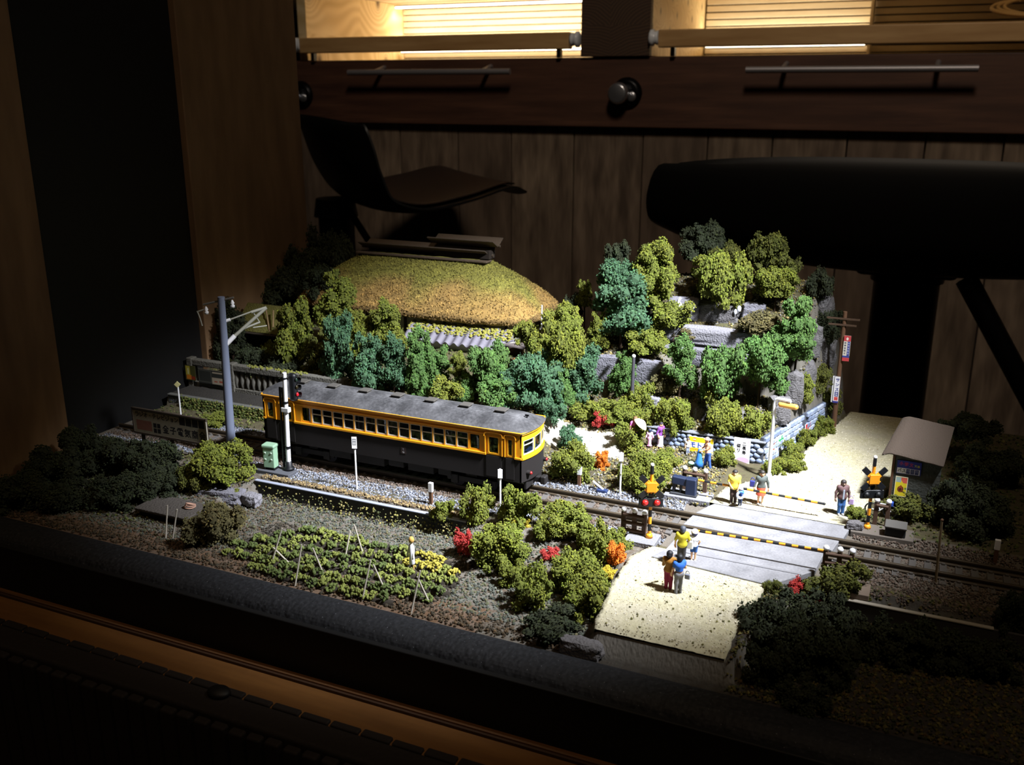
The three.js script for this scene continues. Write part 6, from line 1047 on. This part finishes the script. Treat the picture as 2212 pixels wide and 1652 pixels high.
person('woman in a mustard top and crimson trousers seen from behind on the road', -17.6, -1.15, -43.4, LV + Math.PI - 0.35, { top: 0x9c6a1e, trousers: 0x8a1c40, sleeve: 1.6, hem: 0.84, shoes: 0x3a1c20, hair: 0x17161c, longHair: 0.02, elbows: [[-0.28, 1.14, 0.06], [0.24, 1.12, 0.1]], hands: [[-0.2, 0.96, 0.2], [0.1, 1.06, 0.28]] });
person('man in a blue shirt and grey trousers seen from behind on the road', -14.6, -1.15, -44.4, LV + Math.PI + 0.3, { top: 0x2a66c4, trousers: 0x77777a, sleeve: 0.55, hem: 1.04, shoes: 0x2a2c34, hair: 0x14151a, elbows: [[-0.27, 1.14, 0], [0.28, 1.12, 0.02]], hands: [[-0.16, 1.0, 0.2], [0.27, 0.9, 0.12]] });
bag('shoulder_bag', 'grey bag at the hip of the man in the blue shirt', 0x8f94a2, -12.3, 4.6, -44.6, 1.5, 1.6);
person('woman in a lime top with a white bag waiting at the near gate', -17.9, -0.5, -28.6, LV + Math.PI, { top: 0xb4a81f, trousers: 0x2e2c30, sleeve: 1.2, hem: 0.8, loose: 0.03, shoes: 0x55222a, hair: 0x3a3f48, longHair: 0.05, elbows: [[-0.28, 1.14, 0], [0.28, 1.14, 0]], hands: [[-0.3, 0.9, 0.08], [0.28, 0.88, 0.06]] });
bag('tote_bag', 'white bag hanging between the lime top woman and the child', 0xe6e8ec, -16, 5.2, -27.4, 1.9, 2.4);
person('child in a white cap and shirt with blue shorts at the near gate', -15.2, -0.5, -25.6, LV + Math.PI - 0.2, { child: true, scale: 0.82, top: 0xe6e8ee, trousers: 0x2a5a9c, cuff: 0.52, sleeve: 0.7, hem: 0.86, cap: 0xf0f0f2, brim: 0.08, shoes: 0xe8e8ea, hair: 0x2b2c4a, elbows: [[-0.28, 1.14, 0], [0.3, 1.16, 0.06]], hands: [[-0.24, 0.96, 0.14], [0.26, 1.0, 0.22]] });
person('woman in a pink top with a cream parasol on the garden path', -56, ground(-56, 50) + 0.1, 50, 0.6, { top: 0xe070c0, skirt: 0x2a50b4, skirtLen: 0.3, flare: 0.2, sleeve: 1.8, shoes: 0xe2e2e6, hair: 0x6a5030, elbows: [[-0.26, 1.2, 0.06], [0.24, 1.24, 0.12]], hands: [[-0.2, 1.0, 0.2], [0.18, 1.42, 0.24]] });
{ const o = thing('parasol', 'cream parasol held by the woman in pink', 'parasol', -54.6, 10.4, 49.2, 0.2); part('canopy', lathe([[0, 1.7], [1, 1.5], [2.1, 0.8], [2.9, -0.2], [2.8, -0.3], [2, 0.6], [1, 1.3], [0, 1.5]], 16).rotateZ(-0.7).translate(0.9, 0.4, 0), mat(0xf0e2b0, 0.7), o); part('shaft', bar([0.9, 1, 0], [-0.6, -2.4, 0], 0.13), mat(0x7a5a3a, 0.7), o); }
person('small girl in a pale pink kimono before the cobble wall', -51, ground(-51, 52.4), 52.4, LV + 3, { child: true, scale: 0.62, top: 0xe8b8dc, skirt: 0xe6a6d2, skirtLen: 0.16, flare: 0.17, sleeve: 1.8, shoes: 0x7a2a3a, hair: 0x22304a });
person('woman in a purple and white kimono before the cobble wall', -47.3, ground(-47, 54), 54, LV + 0.6, { scale: 0.86, top: 0x7a3f8e, skirt: 0xe2dcea, skirtLen: 0.12, flare: 0.18, sleeve: 1.8, shoes: 0x6a2a3a, hair: 0x2a2230 });
person('man in a peach shirt and dark cap pushing a blue cart before the yellow board', -27.2, 0.2, 43, -1.1, { top: 0xe0a684, trousers: 0x3a5c9c, sleeve: 1, hem: 0.84, lean: 0.06, shoes: 0xdadce2, cap: 0xc8a088, hair: 0x2a2838, step: 0.12, elbows: [[-0.22, 1.16, 0.14], [0.22, 1.16, 0.14]], hands: [[-0.14, 1.04, 0.36], [0.14, 1.04, 0.36]] });
{ const o = thing('hand_cart', 'blue draped hand cart in front of the man in the peach shirt', 'cart', -30, 0.2, 41.6, 0.2); part('drape', lathe([[0, 7.4], [0.5, 7.2], [0.9, 5], [1.3, 2.6], [1.9, 0.9], [0, 0.9]], 14), mat(0x2c6fc0, 0.6), o); part('handle', tube([[2, 5.6, 0.8], [1.2, 6, 0.4], [0.2, 5.6, 0], [-0.8, 0.6, -0.4]], 0.16, 16, 6), white, o); part('wheel', new THREE.TorusGeometry(0.8, 0.2, 6, 18).translate(-1.6, 0.9, 0.6), black, o); part('wheel', new THREE.TorusGeometry(0.8, 0.2, 6, 18).translate(1, 0.9, 0.6), black, o); part('green_bundle', new THREE.IcosahedronGeometry(1, 1).scale(1.1, 0.7, 0.8).translate(-2.6, 2, 0.4), mat(0xa6dcc0, 0.7), o); }
person('small child with white clothes beside the yellow board', -36.6, 0.6, 52, LV, { child: true, scale: 0.55, top: 0xe4e4e8, trousers: 0x8a94ac, sleeve: 0.8, hair: 0x2c3040 });
renderer.render(scene, camera);
